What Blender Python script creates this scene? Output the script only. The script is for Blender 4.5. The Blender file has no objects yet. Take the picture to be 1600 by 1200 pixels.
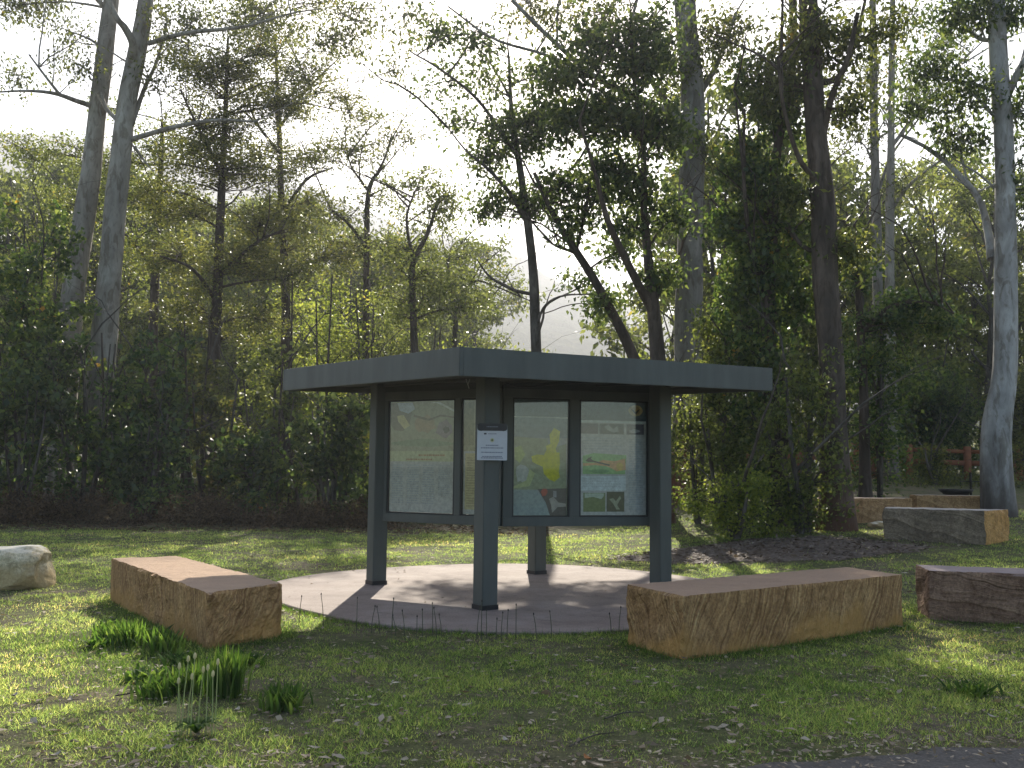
import bpy, bmesh, math, random
import numpy as np
from mathutils import Vector, Matrix, noise as mn

rng = np.random.default_rng(11)
random.seed(5)
SC = bpy.context.scene
COL = SC.collection

# ------------------------------------------------------------------ camera
FPX, PITCH, ROLL, EYE = 1521.2, 0.0861, 0.0110, 1.5
fwd = Vector((0, math.cos(PITCH), math.sin(PITCH)))
up0 = Vector((0, -math.sin(PITCH), math.cos(PITCH)))
rt0 = Vector((1, 0, 0))
rt = rt0 * math.cos(ROLL) + up0 * math.sin(ROLL)
up = -rt0 * math.sin(ROLL) + up0 * math.cos(ROLL)
cd = bpy.data.cameras.new('camera')
cam = bpy.data.objects.new('camera', cd)
COL.objects.link(cam)
cam.matrix_world = Matrix(((rt.x, up.x, -fwd.x, 0), (rt.y, up.y, -fwd.y, 0), (rt.z, up.z, -fwd.z, EYE), (0, 0, 0, 1)))
cd.sensor_width = 36
cd.lens = FPX / 1600 * 36
cd.clip_start = 0.1
cd.clip_end = 6000
SC.camera = cam

# ------------------------------------------------------------------ light
SUN_EL, SUN_AZ = math.radians(30), math.radians(0)      # sun straight ahead, just above the picture
w = bpy.data.worlds.new('World')
SC.world = w
w.use_nodes = True
nt = w.node_tree
bg = nt.nodes['Background']
sky = nt.nodes.new('ShaderNodeTexSky')
sky.sky_type = 'NISHITA'
sky.sun_disc = False
sky.sun_elevation = SUN_EL
sky.sun_rotation = SUN_AZ
sky.air_density = 1.0
sky.dust_density = 1.2
sky.ozone_density = 1.0
nt.links.new(sky.outputs[0], bg.inputs[0])
bg.inputs[1].default_value = 0.075
sl = bpy.data.lights.new('sun', 'SUN')
so = bpy.data.objects.new('sun', sl)
COL.objects.link(so)
sl.energy = 5.0
sl.angle = math.radians(0.53)
sl.color = (1.0, 0.93, 0.80)
sd = Vector((math.sin(SUN_AZ) * math.cos(SUN_EL), math.cos(SUN_AZ) * math.cos(SUN_EL), math.sin(SUN_EL)))
so.rotation_euler = sd.to_track_quat('Z', 'Y').to_euler()
so.location = (0, 60, 60)
vs = SC.view_settings
SC.display_settings.display_device = 'sRGB'
vs.view_transform = 'Standard'
vs.look = 'None'
vs.exposure = 1.52
vs.gamma = 1
vs.use_curve_mapping = False
SC.cycles.max_bounces = 6
SC.cycles.diffuse_bounces = 3
SC.cycles.glossy_bounces = 2
SC.cycles.transmission_bounces = 4
SC.cycles.transparent_max_bounces = 8
SC.cycles.volume_bounces = 0
SC.cycles.sample_clamp_indirect = 4
SC.cycles.use_denoising = True


# ------------------------------------------------------------------ pixels of the photo -> the place
def ray(px, py):
    X, Y = px - 800, py - 600
    c, s = math.cos(ROLL), math.sin(ROLL)
    a, b = X * c + Y * s, -X * s + Y * c
    return (rt0 * a - up0 * b) / FPX + fwd


def at(px, py, Y):
    d = ray(px, py)
    return Vector((0, 0, EYE)) + d * (Y / d.y)


def atz(px, py, z):
    d = ray(px, py)
    return Vector((0, 0, EYE)) + d * ((z - EYE) / d.z)


def sstep(a, b, x):
    t = np.clip((np.asarray(x, float) - a) / (b - a), 0, 1)
    return t * t * (3 - 2 * t)


def fbm(x, y, f=1.0, seed=0.0):
    """cheap smooth noise from sines, works on arrays, about -1..1"""
    x = np.asarray(x, float) * f + seed * 3.1
    y = np.asarray(y, float) * f - seed * 1.7
    v = np.sin(1.7 * x + 1.3 * np.sin(1.1 * y + seed)) * np.cos(1.9 * y + 1.1 * np.sin(0.9 * x))
    v = v + 0.55 * np.sin(4.1 * x - 1.9 * y + 2 * np.sin(2.3 * y)) * np.cos(3.7 * y + x)
    v = v + 0.3 * np.sin(8.3 * x + 3 * np.sin(1.9 * x + y)) * np.cos(9.1 * y - 2 * np.sin(x))
    return v / 1.6


def gz(x, y):
    x = np.asarray(x, float)
    y = np.asarray(y, float)
    right = sstep(1.5, 6.5, x) * 0.055 * (np.clip(y, 12.5, 34) - 12.5)
    back = 0.01 * np.clip(y - 24, 0, 60)
    near = 0.018 * fbm(x, y, 0.8) * sstep(3.3, 4.4, np.hypot(x - 0.03, y - 11.95))
    return right + back + near


def G(px, py):
    d = ray(px, py)
    t = 2.0
    while t < 120:
        p = Vector((0, 0, EYE)) + d * t
        if p.z <= float(gz(p.x, p.y)):
            break
        t += 0.02
    return p


# ------------------------------------------------------------------ helpers
def tag(o, label=None, cat=None, group=None, kind=None):
    if label: o['label'] = label
    if cat: o['category'] = cat
    if group: o['group'] = group
    if kind: o['kind'] = kind
    return o


def empty(name, loc, label=None, cat=None, group=None, rz=0):
    o = bpy.data.objects.new(name, None)
    COL.objects.link(o)
    o.location = loc
    o.rotation_euler = (0, 0, rz)
    o.empty_display_size = 0.2
    o.matrix_basis = Matrix.Translation(Vector(loc)) @ Matrix.Rotation(rz, 4, 'Z')
    return tag(o, label, cat, group)


def link(name, me, mat=None, parent=None, smooth=False):
    o = bpy.data.objects.new(name, me)
    COL.objects.link(o)
    if mat and not me.materials: me.materials.append(mat)
    if parent: o.parent = parent
    if smooth:
        me.polygons.foreach_set('use_smooth', np.ones(len(me.polygons), bool))
    return o


def mesh_np(name, V, F):
    """V (n,3), F (m,k) all faces with k corners"""
    me = bpy.data.meshes.new(name)
    V = np.asarray(V, np.float32)
    F = np.asarray(F, np.int32)
    m, k = F.shape
    me.vertices.add(len(V))
    me.vertices.foreach_set('co', V.ravel())
    me.loops.add(m * k)
    me.loops.foreach_set('vertex_index', F.ravel())
    me.polygons.add(m)
    me.polygons.foreach_set('loop_start', np.arange(m, dtype=np.int32) * k)
    me.update(calc_edges=True)
    return me


class MB:
    """collects quads"""
    def __init__(s): s.V = []; s.F = []; s.n = 0

    def add(s, V, F):
        V = np.asarray(V, float); F = np.asarray(F, int)
        s.V.append(V); s.F.append(F + s.n); s.n += len(V)

    def box(s, p0, ax, ay, az):
        p0, ax, ay, az = (np.array(v, float) for v in (p0, ax, ay, az))
        V = [p0, p0 + ax, p0 + ax + ay, p0 + ay]
        V = V + [v + az for v in V]
        s.add(V, [(0, 3, 2, 1), (4, 5, 6, 7), (0, 1, 5, 4), (1, 2, 6, 5), (2, 3, 7, 6), (3, 0, 4, 7)])

    def tube(s, pts, rad, sides=6, cap=True, wob=0.0):
        pts = np.asarray([tuple(p) for p in pts], float)
        n = len(pts)
        rad = np.broadcast_to(np.asarray(rad, float), (n,))
        t = np.gradient(pts, axis=0)
        t /= np.linalg.norm(t, axis=1)[:, None] + 1e-9
        ref = np.array([0.31, 0.9, 0.2]) if abs(t[:, 1]).mean() < 0.8 else np.array([1.0, 0.1, 0.2])
        a = np.cross(t, ref); a /= np.linalg.norm(a, axis=1)[:, None] + 1e-9
        b = np.cross(t, a)
        th = np.arange(sides) * 2 * np.pi / sides
        R = rad[:, None] * np.ones(sides)
        if wob:
            R = R * (1 + wob * (np.sin(th * 2 + pts[:, 2:3] * 1.3) * .6 + np.sin(th * 3 - pts[:, 2:3] * 2.1) * .5))
        V = pts[:, None] + R[..., None] * (a[:, None] * np.cos(th)[None, :, None] + b[:, None] * np.sin(th)[None, :, None])
        i = np.arange(n - 1)[:, None] * sides
        j = np.arange(sides)[None]
        k = (j + 1) % sides
        F = np.stack([i + j, i + k, i + sides + k, i + sides + j], -1).reshape(-1, 4)
        s.add(V.reshape(-1, 3), F)
        if cap and sides == 4:
            s.add(V[-1], [(0, 1, 2, 3)])

    def build(s, name, mat, parent=None, smooth=False, off=None):
        V = np.concatenate(s.V); F = np.concatenate(s.F)
        if off is not None: V = V - np.array(off)
        return link(name, mesh_np(name, V, F), mat, parent, smooth)


def smooth_path(P, n):
    """Catmull-Rom resample"""
    P = np.asarray([tuple(p) for p in P], float)
    if len(P) == 2:
        t = np.linspace(0, 1, n)[:, None]
        return P[0] * (1 - t) + P[1] * t
    Q = np.vstack([2 * P[0] - P[1], P, 2 * P[-1] - P[-2]])
    out = []
    for u in np.linspace(0, len(P) - 1 - 1e-6, n):
        i = int(u); t = u - i
        p0, p1, p2, p3 = Q[i:i + 4]
        out.append(.5 * ((2 * p1) + (-p0 + p2) * t + (2 * p0 - 5 * p1 + 4 * p2 - p3) * t * t + (-p0 + 3 * p1 - 3 * p2 + p3) * t ** 3))
    return np.array(out)


# ------------------------------------------------------------------ materials
def newmat(name):
    m = bpy.data.materials.new(name)
    m.use_nodes = True
    t = m.node_tree
    return m, t, t.nodes['Principled BSDF'], lambda k: t.nodes.new(k)


def ramp(t, fac, stops):
    r = t.nodes.new('ShaderNodeValToRGB')
    e = r.color_ramp.elements
    while len(e) < len(stops): e.new(0.5)
    for q, (p, c) in zip(e, stops):
        q.position = p
        q.color = (*c, 1)
    t.links.new(fac, r.inputs[0])
    return r.outputs[0]


def coords(t, scale=(1, 1, 1), rot=(0, 0, 0)):
    c = t.nodes.new('ShaderNodeTexCoord')
    m = t.nodes.new('ShaderNodeMapping')
    m.inputs['Scale'].default_value = scale
    m.inputs['Rotation'].default_value = rot
    t.links.new(c.outputs['Object'], m.inputs[0])
    return m.outputs[0]


def noise_(t, vec, scale, detail=5, rough=.6, dist=0):
    n = t.nodes.new('ShaderNodeTexNoise')
    n.inputs['Scale'].default_value = scale
    n.inputs['Detail'].default_value = detail
    n.inputs['Roughness'].default_value = rough
    n.inputs['Distortion'].default_value = dist
    t.links.new(vec, n.inputs['Vector'])
    return n.outputs[0]


def bump(t, b, h, strength=.4, dist=.02):
    n = t.nodes.new('ShaderNodeBump')
    n.inputs['Strength'].default_value = strength
    n.inputs['Distance'].default_value = dist
    t.links.new(h, n.inputs['Height'])
    t.links.new(n.outputs[0], b.inputs['Normal'])


def mixc(t, a, b, fac, mode='MIX'):
    m = t.nodes.new('ShaderNodeMix')
    m.data_type = 'RGBA'
    m.blend_type = mode
    for s, v in ((m.inputs[6], a), (m.inputs[7], b), (m.inputs[0], fac)):
        if isinstance(v, (tuple, list)): s.default_value = (*v, 1)
        elif isinstance(v, (int, float)): s.default_value = v
        else: t.links.new(v, s)
    return m.outputs[2]


def mat_noise(name, c0, c1, scale=8, rough=.7, bs=.3, bd=.01, c2=None, stretch=(1, 1, 1), spec=.4):
    m, t, b, _ = newmat(name)
    v = coords(t, stretch)
    n = noise_(t, v, scale)
    st = [(.3, c0), (.7, c1)] if c2 is None else [(.28, c0), (.5, c1), (.72, c2)]
    t.links.new(ramp(t, n, st), b.inputs['Base Color'])
    b.inputs['Roughness'].default_value = rough
    b.inputs['Specular IOR Level'].default_value = spec
    bump(t, b, noise_(t, v, scale * 3), bs, bd)
    return m


def mat_leaf(name, cols, trans=.5, gloss=.45, var_scale=.6, spec=.32, glow=(2.25, 2.1, 1.25)):
    """cols: dark, mid, light; varies per leaf and in drifts through the crown; light shines through the blade"""
    m = bpy.data.materials.new(name)
    m.use_nodes = True
    t = m.node_tree
    t.nodes.clear()
    out = t.nodes.new('ShaderNodeOutputMaterial')
    g = t.nodes.new('ShaderNodeNewGeometry')
    n = noise_(t, coords(t), var_scale, 2)
    a = t.nodes.new('ShaderNodeMath'); a.operation = 'MULTIPLY_ADD'
    t.links.new(g.outputs['Random Per Island'], a.inputs[0])
    a.inputs[1].default_value = .72
    s = t.nodes.new('ShaderNodeMath'); s.operation = 'MULTIPLY_ADD'
    t.links.new(n, s.inputs[0]); s.inputs[1].default_value = .9; s.inputs[2].default_value = -.31
    t.links.new(s.outputs[0], a.inputs[2])
    c = ramp(t, a.outputs[0], [(.1, cols[0]), (.5, cols[1]), (.9, cols[2]), (.985, cols[3] if len(cols) > 3 else cols[2])])
    p = t.nodes.new('ShaderNodeBsdfPrincipled')
    p.inputs['Roughness'].default_value = gloss
    p.inputs['Specular IOR Level'].default_value = spec
    t.links.new(c, p.inputs['Base Color'])
    tr = t.nodes.new('ShaderNodeBsdfTranslucent')
    c2 = mixc(t, c, glow, 1.0, 'MULTIPLY')
    t.links.new(c2, tr.inputs[0])
    mx = t.nodes.new('ShaderNodeMixShader')
    mx.inputs[0].default_value = trans
    t.links.new(p.outputs[0], mx.inputs[1])
    t.links.new(tr.outputs[0], mx.inputs[2])
    t.links.new(mx.outputs[0], out.inputs[0])
    return m


def mat_bark(name, c0, c1, c2, scale=3, streak=.18, bs=.6, basecol=None, base_h=1.6):
    m, t, b, _ = newmat(name)
    v = coords(t, (1, 1, streak))
    n = noise_(t, v, scale, 8, .65, .4)
    col = ramp(t, n, [(.3, c0), (.5, c1), (.68, c2)])
    n2 = noise_(t, coords(t), 1.3, 3)
    col = mixc(t, col, c0, ramp(t, n2, [(.5, (0, 0, 0)), (.72, (.75, .75, .75))]))
    n3 = noise_(t, coords(t, (1, 1, .35)), 5, 4, .6, .8)
    col = mixc(t, col, ramp(t, n3, [(.40, (.62, .58, .52)), (.47, (1, 1, 1)), (.62, (1.08, 1.08, 1.08)), (.70, (.72, .70, .66))]), .85, 'MULTIPLY')
    if basecol:                                    # rough old bark kept on the foot of a smooth gum
        tc = t.nodes.new('ShaderNodeTexCoord')
        sx = t.nodes.new('ShaderNodeSeparateXYZ')
        t.links.new(tc.outputs['Object'], sx.inputs[0])
        ma = t.nodes.new('ShaderNodeMath'); ma.operation = 'MULTIPLY_ADD'
        t.links.new(n, ma.inputs[0]); ma.inputs[1].default_value = 2.4
        t.links.new(sx.outputs[2], ma.inputs[2])
        mr = t.nodes.new('ShaderNodeMapRange')
        mr.inputs[1].default_value = base_h + .3; mr.inputs[2].default_value = base_h + 1.9
        mr.inputs[3].default_value = 1; mr.inputs[4].default_value = 0
        t.links.new(ma.outputs[0], mr.inputs[0])
        col = mixc(t, col, basecol, mr.outputs[0])
    t.links.new(col, b.inputs['Base Color'])
    b.inputs['Roughness'].default_value = .85
    b.inputs['Specular IOR Level'].default_value = .25
    bump(t, b, noise_(t, v, scale * 3, 6), bs, .03)
    return m


def mat_stone(name, cols, strata=(7, 0, 0), rot=(0, 0, 0), bs=.7, chisel=0, top=None, foot=None):
    m, t, b, _ = newmat(name)
    v = coords(t, (1, 1, 1), rot)
    at_ = t.nodes.new('ShaderNodeAttribute'); at_.attribute_name = 'strata'
    wv = t.nodes.new('ShaderNodeTexNoise'); wv.noise_dimensions = '1D'
    wv.inputs['Scale'].default_value = strata[0] * 8
    wv.inputs['Detail'].default_value = 3
    wv.inputs['Roughness'].default_value = .65
    t.links.new(at_.outputs['Fac'], wv.inputs['W'])
    n = noise_(t, coords(t), 2.4, 6, .65, .5)
    f = t.nodes.new('ShaderNodeMath'); f.operation = 'MULTIPLY_ADD'
    t.links.new(wv.outputs[0], f.inputs[0]); f.inputs[1].default_value = 1.15
    g = t.nodes.new('ShaderNodeMath'); g.operation = 'MULTIPLY_ADD'
    t.links.new(n, g.inputs[0]); g.inputs[1].default_value = .8; g.inputs[2].default_value = -.48
    t.links.new(g.outputs[0], f.inputs[2])
    col = ramp(t, f.outputs[0], [(.15, cols[0]), (.45, cols[1]), (.7, cols[2]), (.9, cols[3])])
    sp = noise_(t, coords(t), 38, 6, .75)
    col = mixc(t, col, ramp(t, sp, [(.32, (.45, .42, .40)), (.5, (.95, .95, .95)), (.68, (1.30, 1.28, 1.22))]), .9, 'MULTIPLY')
    sp2 = noise_(t, coords(t, (1, 1, .5)), 11, 6, .7, .6)
    col = mixc(t, col, ramp(t, sp2, [(.36, (.62, .58, .55)), (.52, (1, 1, 1)), (.70, (1.18, 1.16, 1.10))]), .8, 'MULTIPLY')
    if foot:                                       # ochre climbing unevenly from the ground: staining on blocks, painted shade on the boulder
        tz = t.nodes.new('ShaderNodeTexCoord'); sz = t.nodes.new('ShaderNodeSeparateXYZ')
        t.links.new(tz.outputs['Object'], sz.inputs[0])
        fa = t.nodes.new('ShaderNodeMath'); fa.operation = 'MULTIPLY_ADD'
        t.links.new(noise_(t, coords(t), 2.2, 4), fa.inputs[0]); fa.inputs[1].default_value = -.9
        t.links.new(sz.outputs[2], fa.inputs[2])
        fm = t.nodes.new('ShaderNodeMapRange')
        fm.inputs[1].default_value = foot[1] - .45 - .12; fm.inputs[2].default_value = foot[1] - .45 + .06
        fm.inputs[3].default_value = .75; fm.inputs[4].default_value = 0
        t.links.new(fa.outputs[0], fm.inputs[0])
        col = mixc(t, col, foot[0], fm.outputs[0])
    if top is not None:                            # faces that point up blend to the top colour
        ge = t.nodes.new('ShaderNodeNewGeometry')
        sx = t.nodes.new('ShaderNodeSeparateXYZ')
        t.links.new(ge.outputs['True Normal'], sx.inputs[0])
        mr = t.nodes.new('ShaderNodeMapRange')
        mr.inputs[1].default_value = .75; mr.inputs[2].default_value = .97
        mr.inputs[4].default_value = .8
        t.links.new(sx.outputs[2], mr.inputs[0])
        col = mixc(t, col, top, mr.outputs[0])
    t.links.new(col, b.inputs['Base Color'])
    b.inputs['Roughness'].default_value = .9
    b.inputs['Specular IOR Level'].default_value = .2
    h = noise_(t, coords(t), 14, 7, .7)
    if chisel:
        ad = t.nodes.new('ShaderNodeMath'); ad.operation = 'MULTIPLY_ADD'
        t.links.new(wv.outputs[0], ad.inputs[0]); ad.inputs[1].default_value = 1.2
        t.links.new(h, ad.inputs[2])
        h = ad.outputs[0]
    bump(t, b, h, bs, .03)
    return m


def mat_plain(name, c, rough=.6, spec=.4, var=.12, scale=20):
    m, t, b, _ = newmat(name)
    n = noise_(t, coords(t), scale, 4)
    lo = tuple(x * (1 - var) for x in c); hi = tuple(min(1, x * (1 + var)) for x in c)
    t.links.new(ramp(t, n, [(.3, lo), (.7, hi)]), b.inputs['Base Color'])
    b.inputs['Roughness'].default_value = rough
    b.inputs['Specular IOR Level'].default_value = spec
    return m


M = {}
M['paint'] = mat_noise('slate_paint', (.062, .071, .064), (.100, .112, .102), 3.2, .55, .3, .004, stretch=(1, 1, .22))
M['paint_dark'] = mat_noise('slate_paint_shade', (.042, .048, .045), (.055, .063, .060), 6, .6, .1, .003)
M['trim'] = mat_plain('black_trim', (.018, .020, .021), .45)
M['roofing'] = mat_plain('roof_steel', (.10, .115, .115), .7)
M['gum'] = mat_bark('smooth_gum_bark', (.15, .135, .11), (.27, .245, .205), (.39, .365, .31), 2.2, .22, .35, (.10, .075, .055), .6)
M['gum_right'] = mat_bark('mottled_gum_bark', (.18, .175, .165), (.34, .33, .315), (.50, .49, .47), 2.6, .3, .35, (.085, .070, .060), 1.0)
M['gum_grey'] = mat_bark('grey_gum_bark', (.11, .10, .085), (.20, .185, .16), (.31, .29, .26), 2.4, .2, .5, (.13, .05, .025), 2.0)
M['bark_dark'] = mat_bark('dark_bark', (.035, .026, .020), (.07, .052, .040), (.12, .09, .07), 5, .18, .8)
M['bark_red'] = mat_bark('red_stringy_bark', (.045, .036, .028), (.085, .064, .048), (.15, .115, .09), 5, .15, .9, (.11, .055, .033), .7)
M['bark_thin'] = mat_bark('twig_bark', (.05, .042, .034), (.09, .078, .064), (.15, .13, .11), 6, .3, .4)
M['leaf_gum'] = mat_leaf('gum_leaf', [(.030, .042, .018), (.070, .090, .030), (.150, .165, .055), (.24, .17, .04)], .5)
M['leaf_dark'] = mat_leaf('dark_leaf', [(.018, .040, .013), (.046, .088, .028), (.140, .185, .058)], .52, .40, .6, .5)
M['leaf_blue'] = mat_leaf('bluish_leaf', [(.022, .040, .018), (.054, .084, .032), (.130, .165, .056)], .56, .42)
M['leaf_olive'] = mat_leaf('olive_leaf', [(.040, .056, .020), (.095, .122, .040), (.18, .205, .070), (.28, .22, .06)], .56)
M['leaf_yellow'] = mat_leaf('yellow_green_leaf', [(.060, .095, .022), (.15, .19, .040), (.26, .29, .075)], .6)
M['leaf_fine'] = mat_leaf('feathery_leaf', [(.036, .052, .020), (.090, .105, .034), (.17, .175, .055)], .52)
M['leaf_vine'] = mat_leaf('vine_leaf', [(.022, .045, .014), (.060, .100, .030), (.165, .205, .060), (.42, .22, .03)], .55, .40, .6, .45)
M['blade'] = mat_leaf('grass_blade', [(.034, .066, .026), (.064, .104, .038), (.135, .165, .070), (.34, .29, .18)], .68, .6, .35, .1, (7.6, 6.3, 4.0))
M['blade_deep'] = mat_leaf('lush_grass_blade', [(.032, .070, .020), (.062, .115, .032), (.12, .17, .055)], .52, .7, 1, .06, (2.6, 2.5, 1.1))
M['litter'] = mat_leaf('dry_leaf', [(.12, .085, .055), (.26, .20, .14), (.44, .37, .28), (.72, .66, .56)], .12, .7, 1)
M['bark_litter'] = mat_leaf('bark_chip', [(.06, .042, .030), (.12, .085, .062), (.24, .19, .15), (.50, .44, .38)], .08, .7, 1, .2)
M['brush'] = mat_leaf('dry_fern', [(.030, .022, .015), (.075, .052, .036), (.145, .105, .072)], .35, .7, 1, .1)
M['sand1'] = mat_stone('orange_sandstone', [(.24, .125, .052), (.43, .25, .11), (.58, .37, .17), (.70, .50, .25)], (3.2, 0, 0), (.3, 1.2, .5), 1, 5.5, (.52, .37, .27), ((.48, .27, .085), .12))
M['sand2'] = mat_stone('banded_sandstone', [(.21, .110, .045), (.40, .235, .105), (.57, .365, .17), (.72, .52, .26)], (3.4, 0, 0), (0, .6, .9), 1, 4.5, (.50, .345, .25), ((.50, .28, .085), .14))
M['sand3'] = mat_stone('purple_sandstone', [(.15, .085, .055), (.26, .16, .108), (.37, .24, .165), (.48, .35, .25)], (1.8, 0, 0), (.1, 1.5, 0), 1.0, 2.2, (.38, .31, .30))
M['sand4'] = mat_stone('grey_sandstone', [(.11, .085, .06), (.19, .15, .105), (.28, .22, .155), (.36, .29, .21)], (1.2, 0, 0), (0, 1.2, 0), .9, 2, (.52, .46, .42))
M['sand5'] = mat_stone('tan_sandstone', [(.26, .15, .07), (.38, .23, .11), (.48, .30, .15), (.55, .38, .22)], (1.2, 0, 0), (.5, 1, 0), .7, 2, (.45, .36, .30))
M['cut_end'] = mat_stone('sawn_orange_end', [(.42, .22, .07), (.52, .29, .10), (.58, .34, .13), (.60, .38, .17)], (2, 0, 0), (0, 1.5, 0), .3)
M['white_rock'] = mat_stone('cream_rock', [(.36, .28, .15), (.56, .47, .30), (.70, .64, .48), (.76, .72, .60)], (.4, 0, 0), (.6, .9, 0), .5, 0, (.74, .69, .58), ((.42, .30, .13), .20))  # ochre foot colour stands in for shade low on the boulder
M['rail'] = mat_noise('orange_timber', (.17, .060, .024), (.27, .10, .038), 9, .8, .3, .01, stretch=(.3, 1, 1))
M['iron'] = mat_plain('dark_iron', (.020, .018, .017), .6)

# concrete slab
m, t, b, _ = newmat('pinkish_concrete')
v = coords(t)
c = ramp(t, noise_(t, v, 1.3, 6, .65), [(.3, (.20, .145, .120)), (.5, (.27, .205, .172)), (.7, (.34, .272, .235))])
c = mixc(t, c, ramp(t, noise_(t, v, 60, 3), [(.3, (.72, .72, .72)), (.7, (1.18, 1.18, 1.18))]), 1, 'MULTIPLY')
c = mixc(t, c, ramp(t, noise_(t, v, 4.5, 7, .75, 1.2), [(.36, (.70, .68, .66)), (.46, (1, 1, 1)), (.6, (1.05, 1.05, 1.05))]), .8, 'MULTIPLY')
t.links.new(c, b.inputs['Base Color'])
b.inputs['Roughness'].default_value = .85
bump(t, b, noise_(t, v, 40, 6), .35, .006)
M['slab'] = m

# soil under the grass: mossy green thatch, brown earth, drifts of litter
m, t, b, _ = newmat('turf_soil')
v = coords(t)
n1 = noise_(t, v, .55, 6, .62, .4)
n2 = noise_(t, v, 9, 6, .7)
n3 = noise_(t, v, 70, 4, .7)
c = ramp(t, n1, [(.34, (.075, .090, .034)), (.50, (.105, .108, .050)), (.62, (.135, .115, .078)), (.76, (.13, .105, .082))])
c = mixc(t, c, ramp(t, n2, [(.30, (.45, .48, .40)), (.52, (1, 1, 1)), (.72, (1.45, 1.35, 1.15))]), 1, 'MULTIPLY')
c = mixc(t, c, ramp(t, n3, [(.32, (.55, .55, .55)), (.68, (1.4, 1.38, 1.3))]), 1, 'MULTIPLY')
t.links.new(c, b.inputs['Base Color'])
b.inputs['Roughness'].default_value = .95
b.inputs['Specular IOR Level'].default_value = .1
bump(t, b, n2, .8, .04)
M['soil'] = m

m, t, b, _ = newmat('grey_gravel')
v = coords(t)
c = ramp(t, noise_(t, v, 45, 5, .8), [(.3, (.060, .052, .045)), (.55, (.105, .092, .080)), (.75, (.22, .20, .175))])
t.links.new(c, b.inputs['Base Color'])
b.inputs['Roughness'].default_value = .95
bump(t, b, noise_(t, v, 60, 5), .8, .02)
M['gravel'] = m

m, t, b, _ = newmat('mulch')
v = coords(t)
c = ramp(t, noise_(t, v, 14, 6, .8), [(.3, (.065, .048, .038)), (.5, (.14, .105, .080)), (.72, (.30, .24, .19))])
t.links.new(c, b.inputs['Base Color'])
b.inputs['Roughness'].default_value = .95
bump(t, b, noise_(t, v, 18, 6, .8), 1, .05)
M['mulch'] = m

m, t, b, _ = newmat('wooded_hill')
v = coords(t)
c = ramp(t, noise_(t, v, .12, 8, .75), [(.3, (.020, .030, .014)), (.5, (.055, .068, .030)), (.7, (.11, .115, .05))])
t.links.new(c, b.inputs['Base Color'])
b.inputs['Roughness'].default_value = 1
b.inputs['Specular IOR Level'].default_value = 0
bump(t, b, noise_(t, v, .25, 8, .7), 1, 4)
M['hill'] = m

# window-like pane: mostly clear with a grazing mirror
m = bpy.data.materials.new('glass_pane')
m.use_nodes = True
t = m.node_tree
t.nodes.clear()
out = t.nodes.new('ShaderNodeOutputMaterial')
tp = t.nodes.new('ShaderNodeBsdfTransparent'); tp.inputs[0].default_value = (.92, .95, .94, 1)
gl = t.nodes.new('ShaderNodeBsdfGlossy'); gl.inputs['Roughness'].default_value = .03
lw = t.nodes.new('ShaderNodeLayerWeight'); lw.inputs[0].default_value = .5
pw = t.nodes.new('ShaderNodeMath'); pw.operation = 'POWER'; pw.inputs[1].default_value = 3.5
t.links.new(lw.outputs['Facing'], pw.inputs[0])
fr = t.nodes.new('ShaderNodeMath'); fr.operation = 'MULTIPLY_ADD'; fr.inputs[1].default_value = .8; fr.inputs[2].default_value = .055
t.links.new(pw.outputs[0], fr.inputs[0])
mx = t.nodes.new('ShaderNodeMixShader')
t.links.new(fr.outputs[0], mx.inputs[0])
t.links.new(tp.outputs[0], mx.inputs[1])
t.links.new(gl.outputs[0], mx.inputs[2])
t.links.new(mx.outputs[0], out.inputs[0])
M['glass'] = m


# ------------------------------------------------------------------ ground
SLAB_C = (0.10, 12.05)
_sa = np.radians([-72, -45, 0, 28, 52, 82, 104, 138, 162, 182, 204, 227, 250, 270, 288, 315, 360])
_sr = np.array([3.0, 3.0, 3.0, 2.72, 2.90, 3.28, 3.15, 2.92, 3.22, 3.15, 2.86, 2.86, 3.12, 3.22, 3.0, 3.0, 3.0])


def slab_r(th):
    th = np.mod(th, 2 * np.pi)
    k = [np.interp(np.mod(th + d, 2 * np.pi), _sa, _sr) for d in np.radians([-24, -16, -8, 0, 8, 16, 24])]
    return sum(k) / 7


def on_slab(x, y, grow=0.0):
    dx, dy = np.asarray(x) - SLAB_C[0], np.asarray(y) - SLAB_C[1]
    return np.hypot(dx, dy) < slab_r(np.arctan2(dy, dx)) + grow




def grid_mesh(name, xs, ys, zf, mat, keep=None):
    X, Y = np.meshgrid(xs, ys)
    V = np.stack([X, Y, zf(X, Y)], -1).reshape(-1, 3)
    nx, ny = len(xs), len(ys)
    i = (np.arange(ny - 1)[:, None] * nx + np.arange(nx - 1)[None]).ravel()
    F = np.stack([i, i + 1, i + nx + 1, i + nx], -1)
    if keep is not None:
        c = V[F].mean(1)
        F = F[keep(c[:, 0], c[:, 1])]
    me = mesh_np(name, V, F)
    return link(name, me, mat, smooth=True)


xs = np.concatenate([-np.geomspace(2500, 14, 26), np.linspace(-13.5, 15, 115), np.geomspace(16, 2500, 26)])
ys = np.concatenate([-np.geomspace(2500, 5, 18), np.linspace(-4, 36, 160), np.geomspace(37, 2500, 40)])
gnd = grid_mesh('ground', xs, ys, gz, M['soil'])
tag(gnd, kind='structure')

# gravel road edge at the very front (on towards and behind the camera)
rx = np.linspace(-30, 40, 280)


def road_edge(x):
    return 4.84 + .26 * np.clip(x, -.2, 4) + .13 * fbm(x, x * .3, 1.1, 4) + .05 * fbm(x, x, 5, 2) + .035 * fbm(x, x * .7, 17, 5)


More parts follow.
